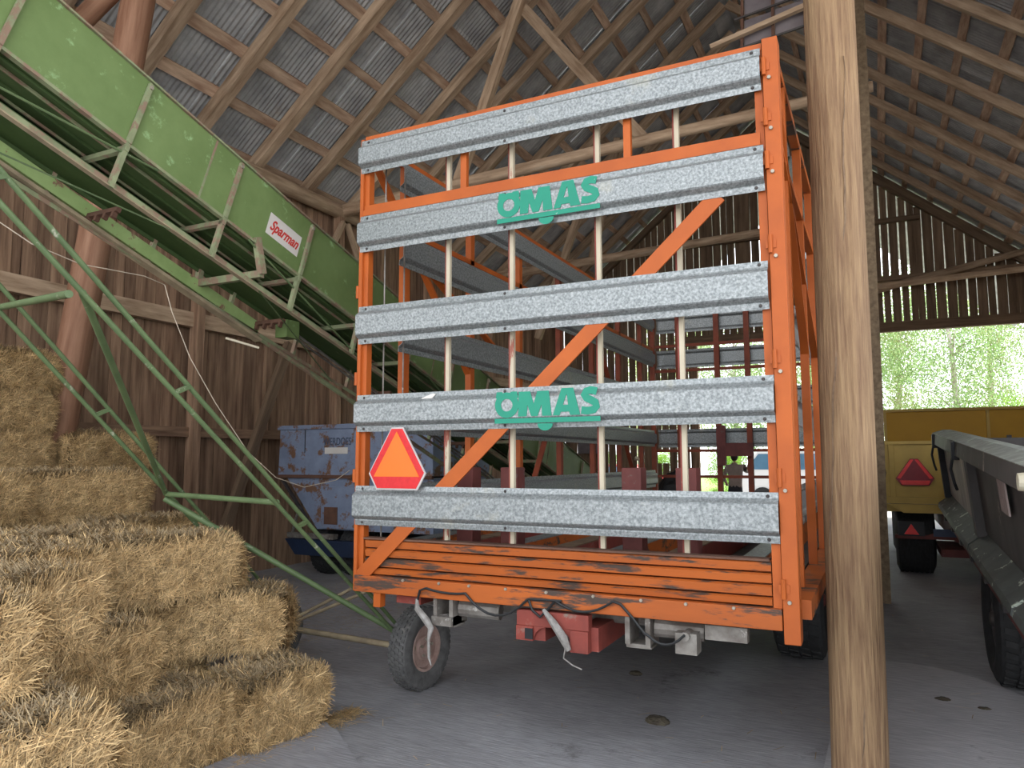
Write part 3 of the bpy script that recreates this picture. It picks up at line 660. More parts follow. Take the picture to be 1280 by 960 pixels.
# logo prints
def omas(zc, xc):
    T = basis((xc, YB-.0478, zc), (1, 0, 0), (0, 0, 1)); s = .62/1.0
    b = MB(T); D = (-.0015, .0015)
    lv = [0]
    def poly(pts): lv[0] += 1; b.prism([(x_*s, y_*s) for x_, y_ in pts], 2, -.0015, .0015+.00008*lv[0])
    # ring of the first letter, with its two dots merged into the corners
    n = 28; c0 = (-.375, .035)
    for k in range(n):
        a0, a1 = 2*math.pi*k/n, 2*math.pi*(k+1)/n; lv[0] = 0
        poly([(c0[0]+.118*math.cos(a0), c0[1]+.115*math.sin(a0)), (c0[0]+.118*math.cos(a1), c0[1]+.115*math.sin(a1)),
              (c0[0]+.058*math.cos(a1), c0[1]+.056*math.sin(a1)), (c0[0]+.058*math.cos(a0), c0[1]+.056*math.sin(a0))])
    poly([(-.475, .155), (-.42, .155), (-.40, .12), (-.44, .085), (-.485, .10)])
    poly([(-.335, .155), (-.275, .155), (-.26, .10), (-.30, .085), (-.345, .12)])
    # M
    poly([(-.255, .15), (-.145, .15), (-.11, .04), (-.075, .15), (.035, .15), (.06, -.07), (-.03, -.07), (-.035, .03), (-.075, -.07), (-.135, -.07), (-.17, .03), (-.18, -.07), (-.262, -.07)])
    # A
    poly([(.155, .165), (.225, .165), (.235, .165), (.195, .10), (.165, .015), (.135, -.07), (.07, -.07)])
    poly([(.195, .165), (.262, .165), (.325, -.07), (.232, -.07), (.222, -.035), (.205, .10)])
    poly([(.15, .02), (.228, .02), (.232, -.04), (.135, -.04)])
    # S as a thick stroke
    S = [(.475, .125), (.425, .138), (.38, .128), (.362, .10), (.382, .072), (.425, .052), (.462, .030), (.470, -.002), (.445, -.030), (.39, -.038), (.335, -.030)]
    hw = .033; Lf, Rg = [], []
    for i in range(len(S)):
        p, q = Vector((*S[max(i-1, 0)], 0)), Vector((*S[min(i+1, len(S)-1)], 0)); d = (q-p).normalized(); c_ = Vector((*S[i], 0))
        nn = Vector((-d.y, d.x, 0))*hw; Lf.append(c_+nn); Rg.append(c_-nn)
    for i in range(len(S)-1):
        lv[0] = 0; poly([(v_.x, v_.y) for v_ in (Lf[i], Rg[i], Rg[i+1], Lf[i+1])])
    poly([(-.495, -.085), (.505, -.085), (.505, -.128), (-.495, -.128)])
    poly([(-.075, -.134)]+[(-.002+.073*math.cos(a), -.136+.062*math.sin(a)) for a in [R(180+15*i) for i in range(13)]])
    return b.build('lettering', M['logo'], wg, label='green OMAS lettering with a bar and half disc')
omas(3.065, -1.585); omas(1.925, -1.60)
# warning triangle
def triangle(cx, cy, cz, wd, ht, parent, inner, outer, edge=None, split=False, nm='warning_triangle'):
    def outl(s): return [(-.10*s, .5*s+(.0)), (.10*s, .5*s), (.5*s, -.24*s), (.36*s, -.5*s), (-.36*s, -.5*s), (-.5*s, -.24*s)]
    T = basis((cx, cy, cz), (1, 0, 0), (0, 0, 1)) @ Matrix.Diagonal((wd, ht, 1, 1))
    b = MB(T); b.prism(outl(1), 2, -.006, .004); pl = b.build(nm, edge or outer, parent)
    if split:
        for q in ([(-.10, .47), (-.01, .47), (-.37, -.26), (-.46, -.22)], [(.10, .47), (.01, .47), (.37, -.26), (.46, -.22)], [(-.40, -.31), (.40, -.31), (.34, -.47), (-.34, -.47)]):
            MB(T).prism(q, 2, .004, .008).build('reflector', outer, pl)
    else: MB(T).prism([(x_*.95, y_*.95) for x_, y_ in outl(1)], 2, .004, .007).build('reflector', outer, pl)
    MB(T).prism([(0, .43), (.40, -.29), (-.40, -.29)], 2, .007, .010).build('centre', inner, pl)
    return pl
triangle(-2.562, YB-.045, 1.655, .405, .37, wg, M['tri_o'], M['tri_r'], M['tri_edge'])
# pale scrapes on slats are part of the sheet texture; a bird dropping-like patch
MB().prism([(-2.42, 2.005), (-2.38, 2.02), (-2.33, 2.035), (-2.31, 2.03), (-2.34, 2.005), (-2.37, 1.995)], 1, YB-.022, YB-.019).build('droppings', M['white'], wg)

# ================================================================== GREEN BALE ELEVATOR
ang = R(17.5); O_ = Vector((-4.05, 3.45, 3.19))
ET = basis(O_, (1, 0, 0), (0, math.cos(ang), -math.sin(ang)))
# basis gives z = x cross y = normal pointing up and toward +Y
el = empty('bale_elevator', (-4.05, 4.5, 0), 'long green bale elevator with trough and tubular undercarriage sloping down past the wagon', 'elevator')
S0, S1 = -5.6, 9.3
def ebox(name, a, b, mt, par=None, **kw): return MB(ET).box(a, b).build(name, mt, par or el, **kw)
for sx in (1, -1):
    xa = .30*sx
    s_ = ebox('side_board', (xa-.003, S0, 0), (xa+.003, S1, .455), M['green'])
    ebox('top_flange', (xa-.012, S0, .450), (xa+.022*sx, S1, .462), M['greenrust'], s_)
    ebox('bottom_flange', (xa-.012, S0, -.014), (xa+.022*sx, S1, .004), M['greenrust'], s_)
    for k in range(-6, 11, 3): ebox('joint', (xa+.003*sx, k*.95-.3, .01), (xa+.006*sx, k*.95-.285, .45), M['greenrust'], s_)
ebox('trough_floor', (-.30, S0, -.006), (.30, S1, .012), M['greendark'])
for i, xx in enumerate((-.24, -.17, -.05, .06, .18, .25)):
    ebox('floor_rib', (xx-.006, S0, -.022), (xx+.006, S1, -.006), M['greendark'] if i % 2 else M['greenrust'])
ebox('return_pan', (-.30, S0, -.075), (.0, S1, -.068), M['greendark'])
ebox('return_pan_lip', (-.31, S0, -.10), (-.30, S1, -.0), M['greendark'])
# chords
ch = ebox('chord', (.285, S0, -.30), (.320, S1, -.292), M['tan_rail']); ebox('chord_lip', (.270, S0, -.292), (.285, S1, -.245), M['greenrust'], ch)
ch = ebox('chord', (-.32, S0, -.27), (-.29, S1, -.262), M['greenrust']); ebox('chord_lip', (-.29, S0, -.29), (-.285, S1, -.262), M['greenrust'], ch)
for k in range(-7, 14):
    s_ = -.82+.74*k
    if s_ > S1-.2 or s_ < S0+.1: continue
    br = MB(ET); q = .013
    br.box((.306, s_-q, .0), (.33, s_+q, .43)); br.box((.29, s_-q, -.30), (.325, s_+q, .0)); br.box((-.33, s_-q, -.055), (.33, s_+q, -.02))
    br.box((-.33, s_-q, -.27), (-.295, s_+q, .0)); br.build('bracket', M['greenrust'], el)
    MB(ET).lathe([(.0, .001), (.010, .001), (.010, .012), (0, .014)], (.33, s_, .40), 'X', 6).build('bolt', M['bolt'], el)
    if k % 2 == 0:
        cb = MB(ET); cb.box((-.33, s_+.25, -.225), (.0, s_+.28, -.195))
        for u in (-.28, -.2, -.12, -.04): cb.box((u, s_+.25, -.26), (u+.02, s_+.28, -.225))
        cb.build('return_comb', M['brown'], el)
for (sa, za, sb, zb) in ((.15, -.02, 1.6, -.29), (-.6, -.02, -2.0, -.29), (2.5, -.02, 3.9, -.29)):
    MB(ET).tube([(.31, sa, za), (.30, sb, zb)], .007, 6).build('tie_rod', M['greentube'], el)
    MB(ET).tube([(.31, sa+.2, za-.28), (-.28, sb+.3, zb)], .005, 6).build('tie_rod', M['greentube'], el)
# end drum and motor box at the low end
MB(ET).lathe([(-.29, .001), (-.29, .10), (.29, .10), (.29, .001)], (0, S1-.1, .05), 'X', 16).build('end_drum', M['darksteel'], el)
MB(ET).box((-.33, S1-.05, -.1), (.33, S1+.02, .40)).build('end_plate', M['green'], el)
b = MB(ET); b.beam((.25, S1-.3, -.02), (.25, S1-.1, -.6), .04, .04); b.beam((-.25, S1-.3, -.02), (-.25, S1-.1, -.6), .04, .04); b.build('foot', M['greentube'], el)
# belt slats on top of the trough
for k in range(0, 40, 1):
    s_ = S0+.3+k*.37
    if s_ < S1-.2: ebox('conveyor_slat', (-.27, s_, .02), (.27, s_+.04, .05), M['darkplank'])
# sticker
st = MB(ET).box((.3005, .27, .12), (.3045, .60, .285)).build('sticker', M['white'], el, label='white sticker with red lettering')
Tt = ET @ basis((.3052, .435, .203), (0, 1, 0), (0, 0, 1))
text_mesh('sticker_lettering', 'Sparman', .115, Tt, M['redprint'], st, shear=.45, offset=.0028, depth=.0008, width=.29, label='red word Sparman')
# undercarriage rail (thick channel) and hoist rods
rl = MB(); rl.beam((-4.36, 1.2, 3.79), (-4.36, 4.30, 2.68), .05, .09); rl.build('lift_rail', M['green_rail'], el)
rl = MB(); rl.beam((-4.34, 1.2, 3.70), (-4.34, 4.3, 2.585), .075, .022); rl.build('lift_rail_flange', M['tan_rail'], el)
MB().tube([(-4.36, 4.2, 2.66), (-4.36, 7.6, 1.42)], .022, 8).build('lift_tube', M['greenrust'], el)
for k, (dx, dz) in enumerate(((0, .09), (.03, .075), (-.03, .07), (.05, .055), (.01, .05))):
    MB().tube([(-4.25+dx, 4.5, 2.63+dz), (-4.2+dx, 8.4, 1.20+dz)], .008, 6).build('hoist_rod', M['steel'], el)
MB().box((-4.28, 4.42, 2.62), (-4.16, 4.56, 2.76)).build('pulley_block', M['green'], el)
b = MB(); b.beam((-4.4, 3.72, 2.92), (-3.74, 3.72, 2.92), .04, .05); b.beam((-3.74, 3.72, 2.92), (-3.74, 3.66, 3.16), .04, .05); b.beam((-4.36, 3.72, 2.92), (-4.36, 3.75, 3.12), .04, .04); b.build('saddle', M['greenrust'], el)
# legs (a ladder of two tubes each), axle, wheels
A_near = ((-3.17, .30, 4.0), (-3.17, 4.62, .41)); A_near2 = ((-3.17, .25, 3.88), (-3.15, 4.58, .36))
A_far = ((-4.34, 1.05, 3.86), (-4.32, 4.70, .42)); A_far2 = ((-4.34, 1.0, 3.74), (-4.32, 4.66, .37))
for (p, q), (p2, q2) in ((A_near, A_near2), (A_far, A_far2)):
    MB().tube([p, q], .0135, 10).build('leg_tube', M['greentube'], el, smooth=True)
    MB().tube([p2, q2], .0135, 10).build('leg_tube', M['greentube'], el, smooth=True)
    for t_ in (.10, .33, .55, .76, .93):
        a_ = Vector(p).lerp(Vector(q), t_); b_ = Vector(p2).lerp(Vector(q2), t_-.012)
        MB().beam(a_, b_, .022, .026, (1, 0, 0)).build('leg_spacer', M['greentube'], el)
def tb(p, q, r=.018, m_='greentube', nm='cross_tube'): return MB().tube([p, q], r, 10).build(nm, M[m_], el, smooth=True)
tb((-3.17, 3.33, 1.40), (-4.35, 3.52, 1.42)); tb((-3.17, 2.02, 2.38), (-4.35, 2.39, 2.50))
tb((-4.35, 3.51, 1.39), (-3.17, 4.52, .43), .02); tb((-3.17, 2.08, 2.40), (-4.35, 3.52, 1.42), .017)
tb((-4.42, 4.62, .33), (-3.02, 4.56, .31), .022, 'tan_rail', 'axle')
tb((-4.28, 4.62, .36), (-3.55, 6.3, 1.0), .014, 'tan_rail'); tb((-4.28, 4.62, .34), (-3.5, 6.1, .80), .014, 'tan_rail')
tb((-3.17, .32, 3.98), (-3.75, .32, 3.98), .025); tb((-4.34, 1.05, 3.85), (-3.75, 1.05, 3.82), .025)
yaw = Matrix.Translation(Vector((-3.05, 4.84, 0))) @ Matrix.Rotation(R(8), 4, 'Z')
WT = Matrix.Translation(Vector((-3.06, 4.70, 0))) @ Matrix.Rotation(R(-4), 4, 'Z')
wheel('w', (0, 0, .29), .29, .16, .165, M['rubber'], M['rim'], el, lugs=44, T=WT)
WT2 = Matrix.Translation(Vector((-4.46, 4.66, 0))) @ Matrix.Rotation(R(-4), 4, 'Z')
wheel('w', (0, 0, .29), .29, .16, .165, M['rubber'], M['rim'], el, lugs=0, T=WT2)

# twine hanging from the elevator
tw = [(-3.6, 1.951, 2.747), (-3.6, 2.1, 2.684), (-3.8, 2.472, 2.699), (-4.0, 3.01, 2.776), (-4.1, 3.239, 2.78), (-4.1, 3.303, 2.613), (-4.1, 3.462, 2.326), (-4.1, 3.691, 2.035), (-4.1, 3.997, 1.706), (-4.1, 4.285, 1.515), (-4.1, 4.594, 1.432), (-4.1, 4.982, 1.478), (-4.1, 5.159, 1.556)]
MB().tube(tw, .003, 5).build('twine', M['rope'], None, label='loose pale twine hanging off the green elevator', cat='twine')
MB().beam((-3.93, 3.60, 2.47), (-3.86, 3.83, 2.43), .014, .014).build('stick', M['cream'], None, label='small pale stick dangling on the twine under the elevator', cat='stick')

# ================================================================== STRAW BALES
def bale_meshes(L, W_, H_, seed):
    rr = random.Random(seed)
    bm = bmesh.new(); bmesh.ops.create_cube(bm, size=1); bmesh.ops.subdivide_edges(bm, edges=bm.edges[:], cuts=7, use_grid_fill=True)
    ph = [rr.uniform(0, 6.28) for _ in range(9)]
    def shape(x, y, z):
        # superellipsoid-ish rounding plus bulges between strings
        X, Y, Z = x*2, y*2, z*2
        k = 1-.12*(abs(X)**6*abs(Y)**6+abs(X)**6*abs(Z)**6+abs(Y)**6*abs(Z)**6)*1.5
        bul = 1+.05*math.cos(X*4.2+ph[0])*(abs(Y)+abs(Z))*.5
        nx = .02*math.sin(Y*4+ph[1])*math.sin(Z*3+ph[2])
        return Vector((x*L*k+nx, y*W_*k*bul+.015*math.sin(X*5+ph[3]+Z*2), z*H_*k*(1+.02*math.sin(X*6+ph[4]))+.012*math.sin(X*3+ph[5]+Y*3)))
    for v in bm.verts: v.co = shape(*v.co)
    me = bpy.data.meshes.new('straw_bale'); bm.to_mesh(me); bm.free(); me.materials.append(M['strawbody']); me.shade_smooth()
    def blades(n, faces, seedb):
        r_ = random.Random(seedb); V = []; F = []
        for _ in range(n):
            f = r_.choices(('y-', 'y+', 'x+', 'x-', 'z+'), faces)[0]
            a, b_ = r_.uniform(-.49, .49), r_.uniform(-.49, .49)
            if f[0] == 'y': p = shape(a, -.5 if f == 'y-' else .5, b_); nn = Vector((0, -1 if f == 'y-' else 1, 0)); main = Vector((.35, 0, 1)) if r_.random() < .6 else Vector((1, 0, .2))
            elif f[0] == 'x': p = shape(.5 if f == 'x+' else -.5, a, b_); nn = Vector((1 if f == 'x+' else -1, 0, 0)); main = Vector((0, .5, 1)) if r_.random() < .6 else Vector((0, 1, .1))
            else: p = shape(a, b_, .5); nn = Vector((0, 0, 1)); main = Vector((.3, 1, 0))
            rv = Vector((r_.gauss(0, 1), r_.gauss(0, 1), r_.gauss(0, 1)))
            d = (main.normalized()*r_.choice((1, -1))+rv*.55); d -= nn*d.dot(nn); d.normalize()
            lift = r_.uniform(-.05, .28) if r_.random() < .85 else r_.uniform(.3, 1.0)
            d = (d+nn*lift).normalized()
            ln = r_.uniform(.03, .10); wv = r_.uniform(.0010, .0024); side = d.cross(nn+rv*.25).normalized()*wv
            p = p+nn*r_.uniform(-.004, .010); q = p+d*ln; mid = p.lerp(q, .5)+nn*r_.uniform(-.006, .006)
            i = len(V); V += [p-side, p+side, mid+side, mid-side, q+side*.6, q-side*.6]
            F += [(i, i+1, i+2, i+3), (i+3, i+2, i+4, i+5)]
        m_ = bpy.data.meshes.new('loose_straw'); m_.from_pydata([tuple(v) for v in V], [], F); return m_
    s1 = blades(24000, (3.6, 2, 2.2, 1.5, 1.2), seed+5); s1.materials.append(M['straw'])
    s2 = blades(7000, (0, 0, 0, 0, 1), seed+9); s2.materials.append(M['strawdust'])
    return me, s1, s2
BM = [bale_meshes(1.0, .48, .42, 11), bale_meshes(1.0, .48, .42, 23), bale_meshes(.62, .5, .42, 37)]
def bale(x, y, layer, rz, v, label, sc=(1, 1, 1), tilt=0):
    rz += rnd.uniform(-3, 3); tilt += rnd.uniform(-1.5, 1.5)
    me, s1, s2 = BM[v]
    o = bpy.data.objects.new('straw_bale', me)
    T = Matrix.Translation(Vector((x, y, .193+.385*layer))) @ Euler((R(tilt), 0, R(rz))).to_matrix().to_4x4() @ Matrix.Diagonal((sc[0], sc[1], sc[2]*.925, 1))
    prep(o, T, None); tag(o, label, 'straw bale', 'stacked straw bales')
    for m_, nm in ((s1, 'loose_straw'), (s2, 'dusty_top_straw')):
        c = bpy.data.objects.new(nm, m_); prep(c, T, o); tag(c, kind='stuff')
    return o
# (x, y, layer, rotation, variant, label); rotation 90 = long side faces the wagon (+X)
bale(-3.55, 2.85, 0, 93, 0, 'straw bale on the floor in the middle of the front, below the small square bale', (.82, 1, 1))
bale(-3.42, 3.52, 0, 84, 2, 'straw bale end on the floor at the far front corner nearest the wagon')
bale(-3.4, 1.9, 0, 90, 1, 'straw bale on the floor mostly out of sight under the nearest left bale')
bale(-2.80, 1.45, 1, 88, 1, 'nearest big straw bale at the bottom left corner of the photo', (1, 1.02, 1))
bale(-2.75, .9, 0, 90, 1, 'straw bale on the floor under the nearest big bale, out of the frame')
bale(-3.82, 2.62, 1, 95, 2, 'small square straw bale wedged in the middle of the pile front', (.95, 1, 1))
bale(-4.02, 3.70, 1, 42, 0, 'straw bale jutting out right in the second layer beside the elevator wheel', (.95, 1, 1))
bale(-4.4, 3.2, 0, 90, 1, 'straw bale on the floor supporting the jutting bale', (1, 1.4, 1))
bale(-4.20, 3.35, 2, 66, 1, 'straw bale in the third layer just under the green diagonal tube', (1.0, 1, 1))
bale(-3.05, 1.30, 2, 88, 0, 'straw bale on top of the nearest big bale at the left edge', (1, 1, 1))
bale(-3.40, 2.02, 2, 100, 2, 'straw bale end standing out beside the left edge bale in the third layer', (.75, .95, 1))
bale(-3.45, 1.8, 1, 90, 2, 'straw bale hidden behind the nearest big bale', (1, 1, 1))
for i, (x_, y_) in enumerate(((-4.3, 2.35), (-5.0, 3.3), (-5.3, 2.4), (-4.2, 1.4), (-5.1, 1.3), (-5.6, 4.2), (-6.3, 3.2))):
    for ly in (0, 1, 2):
        if ly < 2 and i in (0, 3): continue
        bale(x_+rnd.uniform(-.04, .04), y_+rnd.uniform(-.04, .04), ly, rnd.choice((88, 93)), rnd.choice((0, 1)),
             ['flat topped straw bale behind the small square bale', 'straw bale behind the bale under the diagonal tube', 'straw bale in the middle of the flat terrace of the pile', 'straw bale behind the left edge bale', 'straw bale at the left of the terrace', 'straw bale at the far right end of the terrace', 'straw bale at the back of the terrace'][i]+[', bottom layer', ', second layer', ', third layer'][ly], (1.0, 1.5, 1))
bale(-6.15, 4.05, 3, 78, 0, 'straw bale in the fourth layer right of the upper terrace under the green legs', (1.1, 1, 1))
bale(-6.05, 3.05, 3, 92, 1, 'straw bale in the fourth layer left of the upper terrace', (1, 1, 1))
for ly in range(5): bale(-7.5, 5.2, ly, 90, ly % 2, 'straw bale tucked back towards the plank wall beside the tall stack'+[', bottom', ', second layer', ', third layer', ', fourth layer', ', its top showing'][ly], (1.0, 1.2, 1))
for ly in range(7):
    bale(-7.55+rnd.uniform(-.03, .03), 4.12+rnd.uniform(-.03, .03), ly, 90, (ly+1) % 2,
         ['bottom straw bale of the tall stack at the left edge', 'second straw bale up in the tall left edge stack', 'third straw bale up in the tall left edge stack', 'middle straw bale of the tall left edge stack',
          'straw bale third from the top of the tall stack at the left edge', 'straw bale second from the top of the tall stack at the left edge', 'topmost straw bale of the tall stack at the left edge'][ly], (1, 1, 1))
# loose straw on the floor
def litter(name, n, region, mt, label):
    V = []; F = []
    for _ in range(n):
        x_, y_ = region(); a = rnd.uniform(0, 6.28); ln = rnd.uniform(.02, .11); wv = rnd.uniform(.0012, .0024); z = .004+rnd.uniform(0, .014)
        d = Vector((math.cos(a), math.sin(a), rnd.uniform(-.02, .06)))*ln; s_ = Vector((-math.sin(a), math.cos(a), 0))*wv; p = Vector((x_, y_, z)); i = len(V)
        V += [p-s_, p+s_, p+d+s_, p+d-s_]; F.append((i, i+1, i+2, i+3))
    m_ = bpy.data.meshes.new(name); m_.from_pydata([tuple(v) for v in V], [], F); m_.materials.append(mt)
    o = bpy.data.objects.new(name, m_); prep(o, Matrix.Identity(4), None); tag(o, label, 'straw', kind='stuff')
def reg1():
    t = rnd.random(); return (-3.22+abs(rnd.gauss(0, .07))+.0*t, 2.2+1.9*t)
litter('straw_litter', 2600, reg1, M['straw'], 'loose straw scattered along the foot of the bale pile')
litter('floor_chaff', 420, lambda: (rnd.uniform(-4.5, 1.5), rnd.uniform(2.5, 12)), M['straw'], 'stray chaff and straw bits on the concrete floor')
litter('wall_straw', 3000, lambda: (rnd.uniform(-8, -4.6), rnd.uniform(5.3, 8.2)), M['strawdust'], 'dusty straw on the floor before the plank wall')
for i, (x_, y_, s_) in enumerate(((-1.32, 4.75, .045), (-1.75, 5.7, .03), (.32, 6.0, .03), (.55, 5.9, .025))):
    b = MB(); bmesh.ops.create_icosphere(b.bm, subdivisions=3, radius=1)
    for v in b.bm.verts: v.co = Vector((v.co.x*s_*1.7+x_, v.co.y*s_*1.3+y_, max(v.co.z, -.2)*s_*.7+s_*.14))+Vector((rnd.uniform(-1, 1), rnd.uniform(-1, 1), rnd.uniform(0, 1)))*s_*.12
    b.build('dung_clump', M['dung'], None, label=['dark clump of dung on the floor in front of the wagon', 'small dark crumb of dirt under the wagon', 'dark dirt clump on the pale floor patch right of the near post', 'smaller dirt clump at the right edge of the pale floor patch'][i], cat='dirt')

# ================================================================== BLUE RUSTY TRAILER by the left wall
bt = empty('farm_hopper', (-7.0, 8.9, 0), 'pale blue rusty farm hopper on a dark blue chassis against the plank wall', 'hopper')
hx0, hx1, hy0, hy1 = -8.0, -5.3, 8.4, 10.0
b = MB(); b.prism([(hx0, 1.42), (hx1, 1.42), (hx1, 2.20), (hx0+.02, 2.12)], 1, hy0, hy1); b.build('hopper_body', M['bluerust'], bt, bevel=.01)
b = MB(); b.prism([(hx0+.15, 1.40), (hx0+.75, .66), (hx1, .66), (hx1, 1.40)], 1, hy0+.02, hy1-.1); b.build('hopper_base', M['bluerust'], bt)
MB().box((hx0, hy0-.03, 1.385), (hx1, hy0+.02, 1.43)).build('seam_rail', M['brown'], bt)
MB().box((hx0-.01, hy0-.025, 2.09), (hx1, hy0+.02, 2.15)).build('top_rim', M['bluerust'], bt)
MB().box((-7.50, hy0-.006, 1.75), (-7.49, hy0+.0, 2.08)).build('slot', M['blackpaint'], bt)
MB().box((-7.15, hy0-.03, .68), (-6.5, hy0+.03, 1.27)).build('hatch', M['bluerust'], bt, bevel=.006)
MB().box((-7.08, hy0-.045, .74), (-6.85, hy0-.03, .98)).build('hatch_patch', M['brown'], bt)
MB().beam((hx0+.12, hy0-.03, 1.36), (hx0+.72, hy0-.03, .66), .03, .05, (0, 1, 0)).build('edge_strip', M['darksteel'], bt)
MB().box((-7.12, hy0-.012, 1.73), (-6.71, hy0-.004, 1.82)).build('name_plate', M['white'], bt)
text_mesh('lettering', 'WERDOES', .15, basis((-6.9, hy0-.008, 1.90), (1, 0, 0), (0, 0, 1)), M['bluetext'], bt, offset=.001, depth=.001, width=.5)
b = MB(); b.prism([(-7.75, .52), (-7.55, .30), (-5.4, .30), (-5.4, .52)], 1, hy0-.1, hy1-.2); b.build('chassis', M['deepblue'], bt, bevel=.01)
MB().box((-7.75, hy0-.05, .53), (-6.9, hy0+.05, .60)).build('chassis_cross', M['steel'], bt)
MB().tube([(-7.72, hy0, .5), (-7.6, hy0, .9)], .02, 8).build('lever', M['steel'], bt)
wheel('w', (-7.25, 8.75, .36), .36, .26, .2, M['blackrubber'], M['darksteel'], bt, lugs=30, face=-1)
wheel('w', (-6.75, 8.75, .36), .36, .24, .2, M['blackrubber'], M['darksteel'], bt, lugs=30, face=1)
# dark tarpaulin heap and pale pole at the wagon front
b = MB(); bmesh.ops.create_grid(b.bm, x_segments=18, y_segments=18, size=.5)
for v in b.bm.verts:
    rr_ = math.hypot(v.co.x*1.9, v.co.y*1.9); v.co = Vector((-2.95+v.co.x*1.3, 12.1+v.co.y*1.3, max(0, 1.45*(1-rr_**2.2)) + rnd.uniform(-.04, .04)*(rr_ < .95)))
    v.co.z = max(v.co.z, .0)
b.build('tarpaulin_heap', M['tarp'], None, label='black crumpled tarpaulin heap beyond the front of the rack wagon', cat='tarpaulin')
MB().tube([(-3.42, 11.6, .0), (-3.40, 11.6, 1.62), (-3.5, 11.6, 1.66)], .035, 8).build('pale_pole', M['cream'], None, label='pale peeling pole standing by the tarpaulin heap', cat='pole')
# sign and odds in the dark corner
sg = MB().box((-7.85, Y1-.24, 1.80), (-7.15, Y1-.19, 2.15)).build('wall_sign', M['panel'], None, label='pale weathered board with dark scribbled marks on the far wall', cat='sign')

# ================================================================== YELLOW TRAILER
yt = empty('tipping_trailer', (1.3, 13.5, 0), 'mustard yellow tipping trailer with red triangle parked by the far opening', 'trailer')
TY = 11.8; yx0, yx1 = .035, 2.6
b = MB(); b.box((yx0+.03, TY, 1.02), (yx1-.03, TY+.06, 1.86)); b.build('tailgate', M['yellow'], yt)
for xx in (yx0+.10, yx0+.84, 1.30, 1.78, 2.44):
    MB().box((xx, TY-.035, 1.05), (xx+.07, TY, 1.84)).build('tailgate_rib', M['yellow'], yt, bevel=.004)
MB().box((yx0, TY-.045, 1.84), (yx1, TY+.05, 1.885)).build('top_rail', M['yellow'], yt)
MB().box((yx0+.02, TY-.045, 1.02), (yx1, TY, 1.11)).build('bottom_rail', M['yellow'], yt)
b = MB(); b.prism([(yx0+.05, 1.01), (yx0+.25, .89), (yx1-.25, .89), (yx1-.05, 1.01)], 1, TY-.02, TY+.05); b.build('sill', M['yellow'], yt)
for sx in (yx0, yx1-.05):
    MB().box((sx, TY, 1.0), (sx+.05, 16.5, 1.86)).build('side_wall', M['yellow'], yt)
MB().box((yx0, TY+.1, .9), (yx1, 16.5, 1.0)).build('bed', M['yellow'], yt)
fbx = MB().box((yx0+.10, 16.45, 1.0), (yx1+.2, 16.5, 2.58)).build('front_board', M['yellowdark'], yt)
for xx in (yx0+.10, 1.86, 2.5): MB().box((xx, 16.40, 1.0), (xx+.05, 16.45, 2.60)).build('front_rib', M['yellow'], fbx)
MB().box((yx0+.08, 16.38, 2.55), (yx1+.2, 16.5, 2.60)).build('front_cap', M['yellow'], fbx)
MB().box((1.5, TY-.02, 1.60), (2.3, TY-.006, 1.82)).build('faded_panel', M['placard'], yt)
b = MB(); b.box((1.55, TY-.08, 1.80), (1.60, TY-.03, 1.95)); b.tube([(1.45, TY-.06, 1.86), (1.75, TY-.06, 1.86)], .015, 8); b.build('latch', M['darksteel'], yt)
b = MB(); b.tube([(yx0+.04, TY-.05, 1.75), (yx0+.03, TY-.06, 1.6), (yx0+.05, TY-.05, 1.45), (yx0+.03, TY-.05, 1.3)], .012, 6); b.build('chain', M['darksteel'], yt)
triangle(.447, TY-.045, 1.455, .475, .37, yt, M['tri_d'], M['tri_b'], M['tri_d'], split=True)
# chassis with lamp
MB().box((.16, TY-.25, .56), (2.4, TY-.17, .61)).build('bumper', M['maroon'], yt)
MB().prism([(.55, .61), (.85, .72), (2.0, .72), (2.0, .61)], 1, TY-.24, TY-.18).build('bumper_web', M['maroon'], yt)
MB().box((.62, TY-.255, .60), (.98, TY-.245, .70)).build('number_holder', M['bluetext'], yt)
lb = MB().box((.20, TY-.27, .60), (.52, TY-.20, .79)).build('lamp_box', M['blackpaint'], yt)
MB().prism([(.27, .62), (.45, .62), (.36, .76)], 1, TY-.29, TY-.27).build('red_reflector', M['tri_b'], lb)
MB().box((.7, TY-.3, .34), (2.2, TY+.9, .44)).build('axle_beam', M['maroon'], yt)
wheel('w', (.43, TY+.70, .50), .50, .50, .26, M['blackrubber'], M['maroon'], yt, ribs=7, face=-1)
wheel('w', (2.2, TY+.70, .50), .50, .50, .26, M['blackrubber'], M['maroon'], yt, ribs=7, face=1)
MB().box((.9, TY+.1, .5), (1.7, 16.4, .9)).build('chassis_frame', M['maroon'], yt)
wheel('w', (.43, 15.3, .50), .50, .50, .26, M['blackrubber'], M['maroon'], yt, face=-1)
wheel('w', (2.2, 15.3, .50), .50, .50, .26, M['blackrubber'], M['maroon'], yt, face=1)

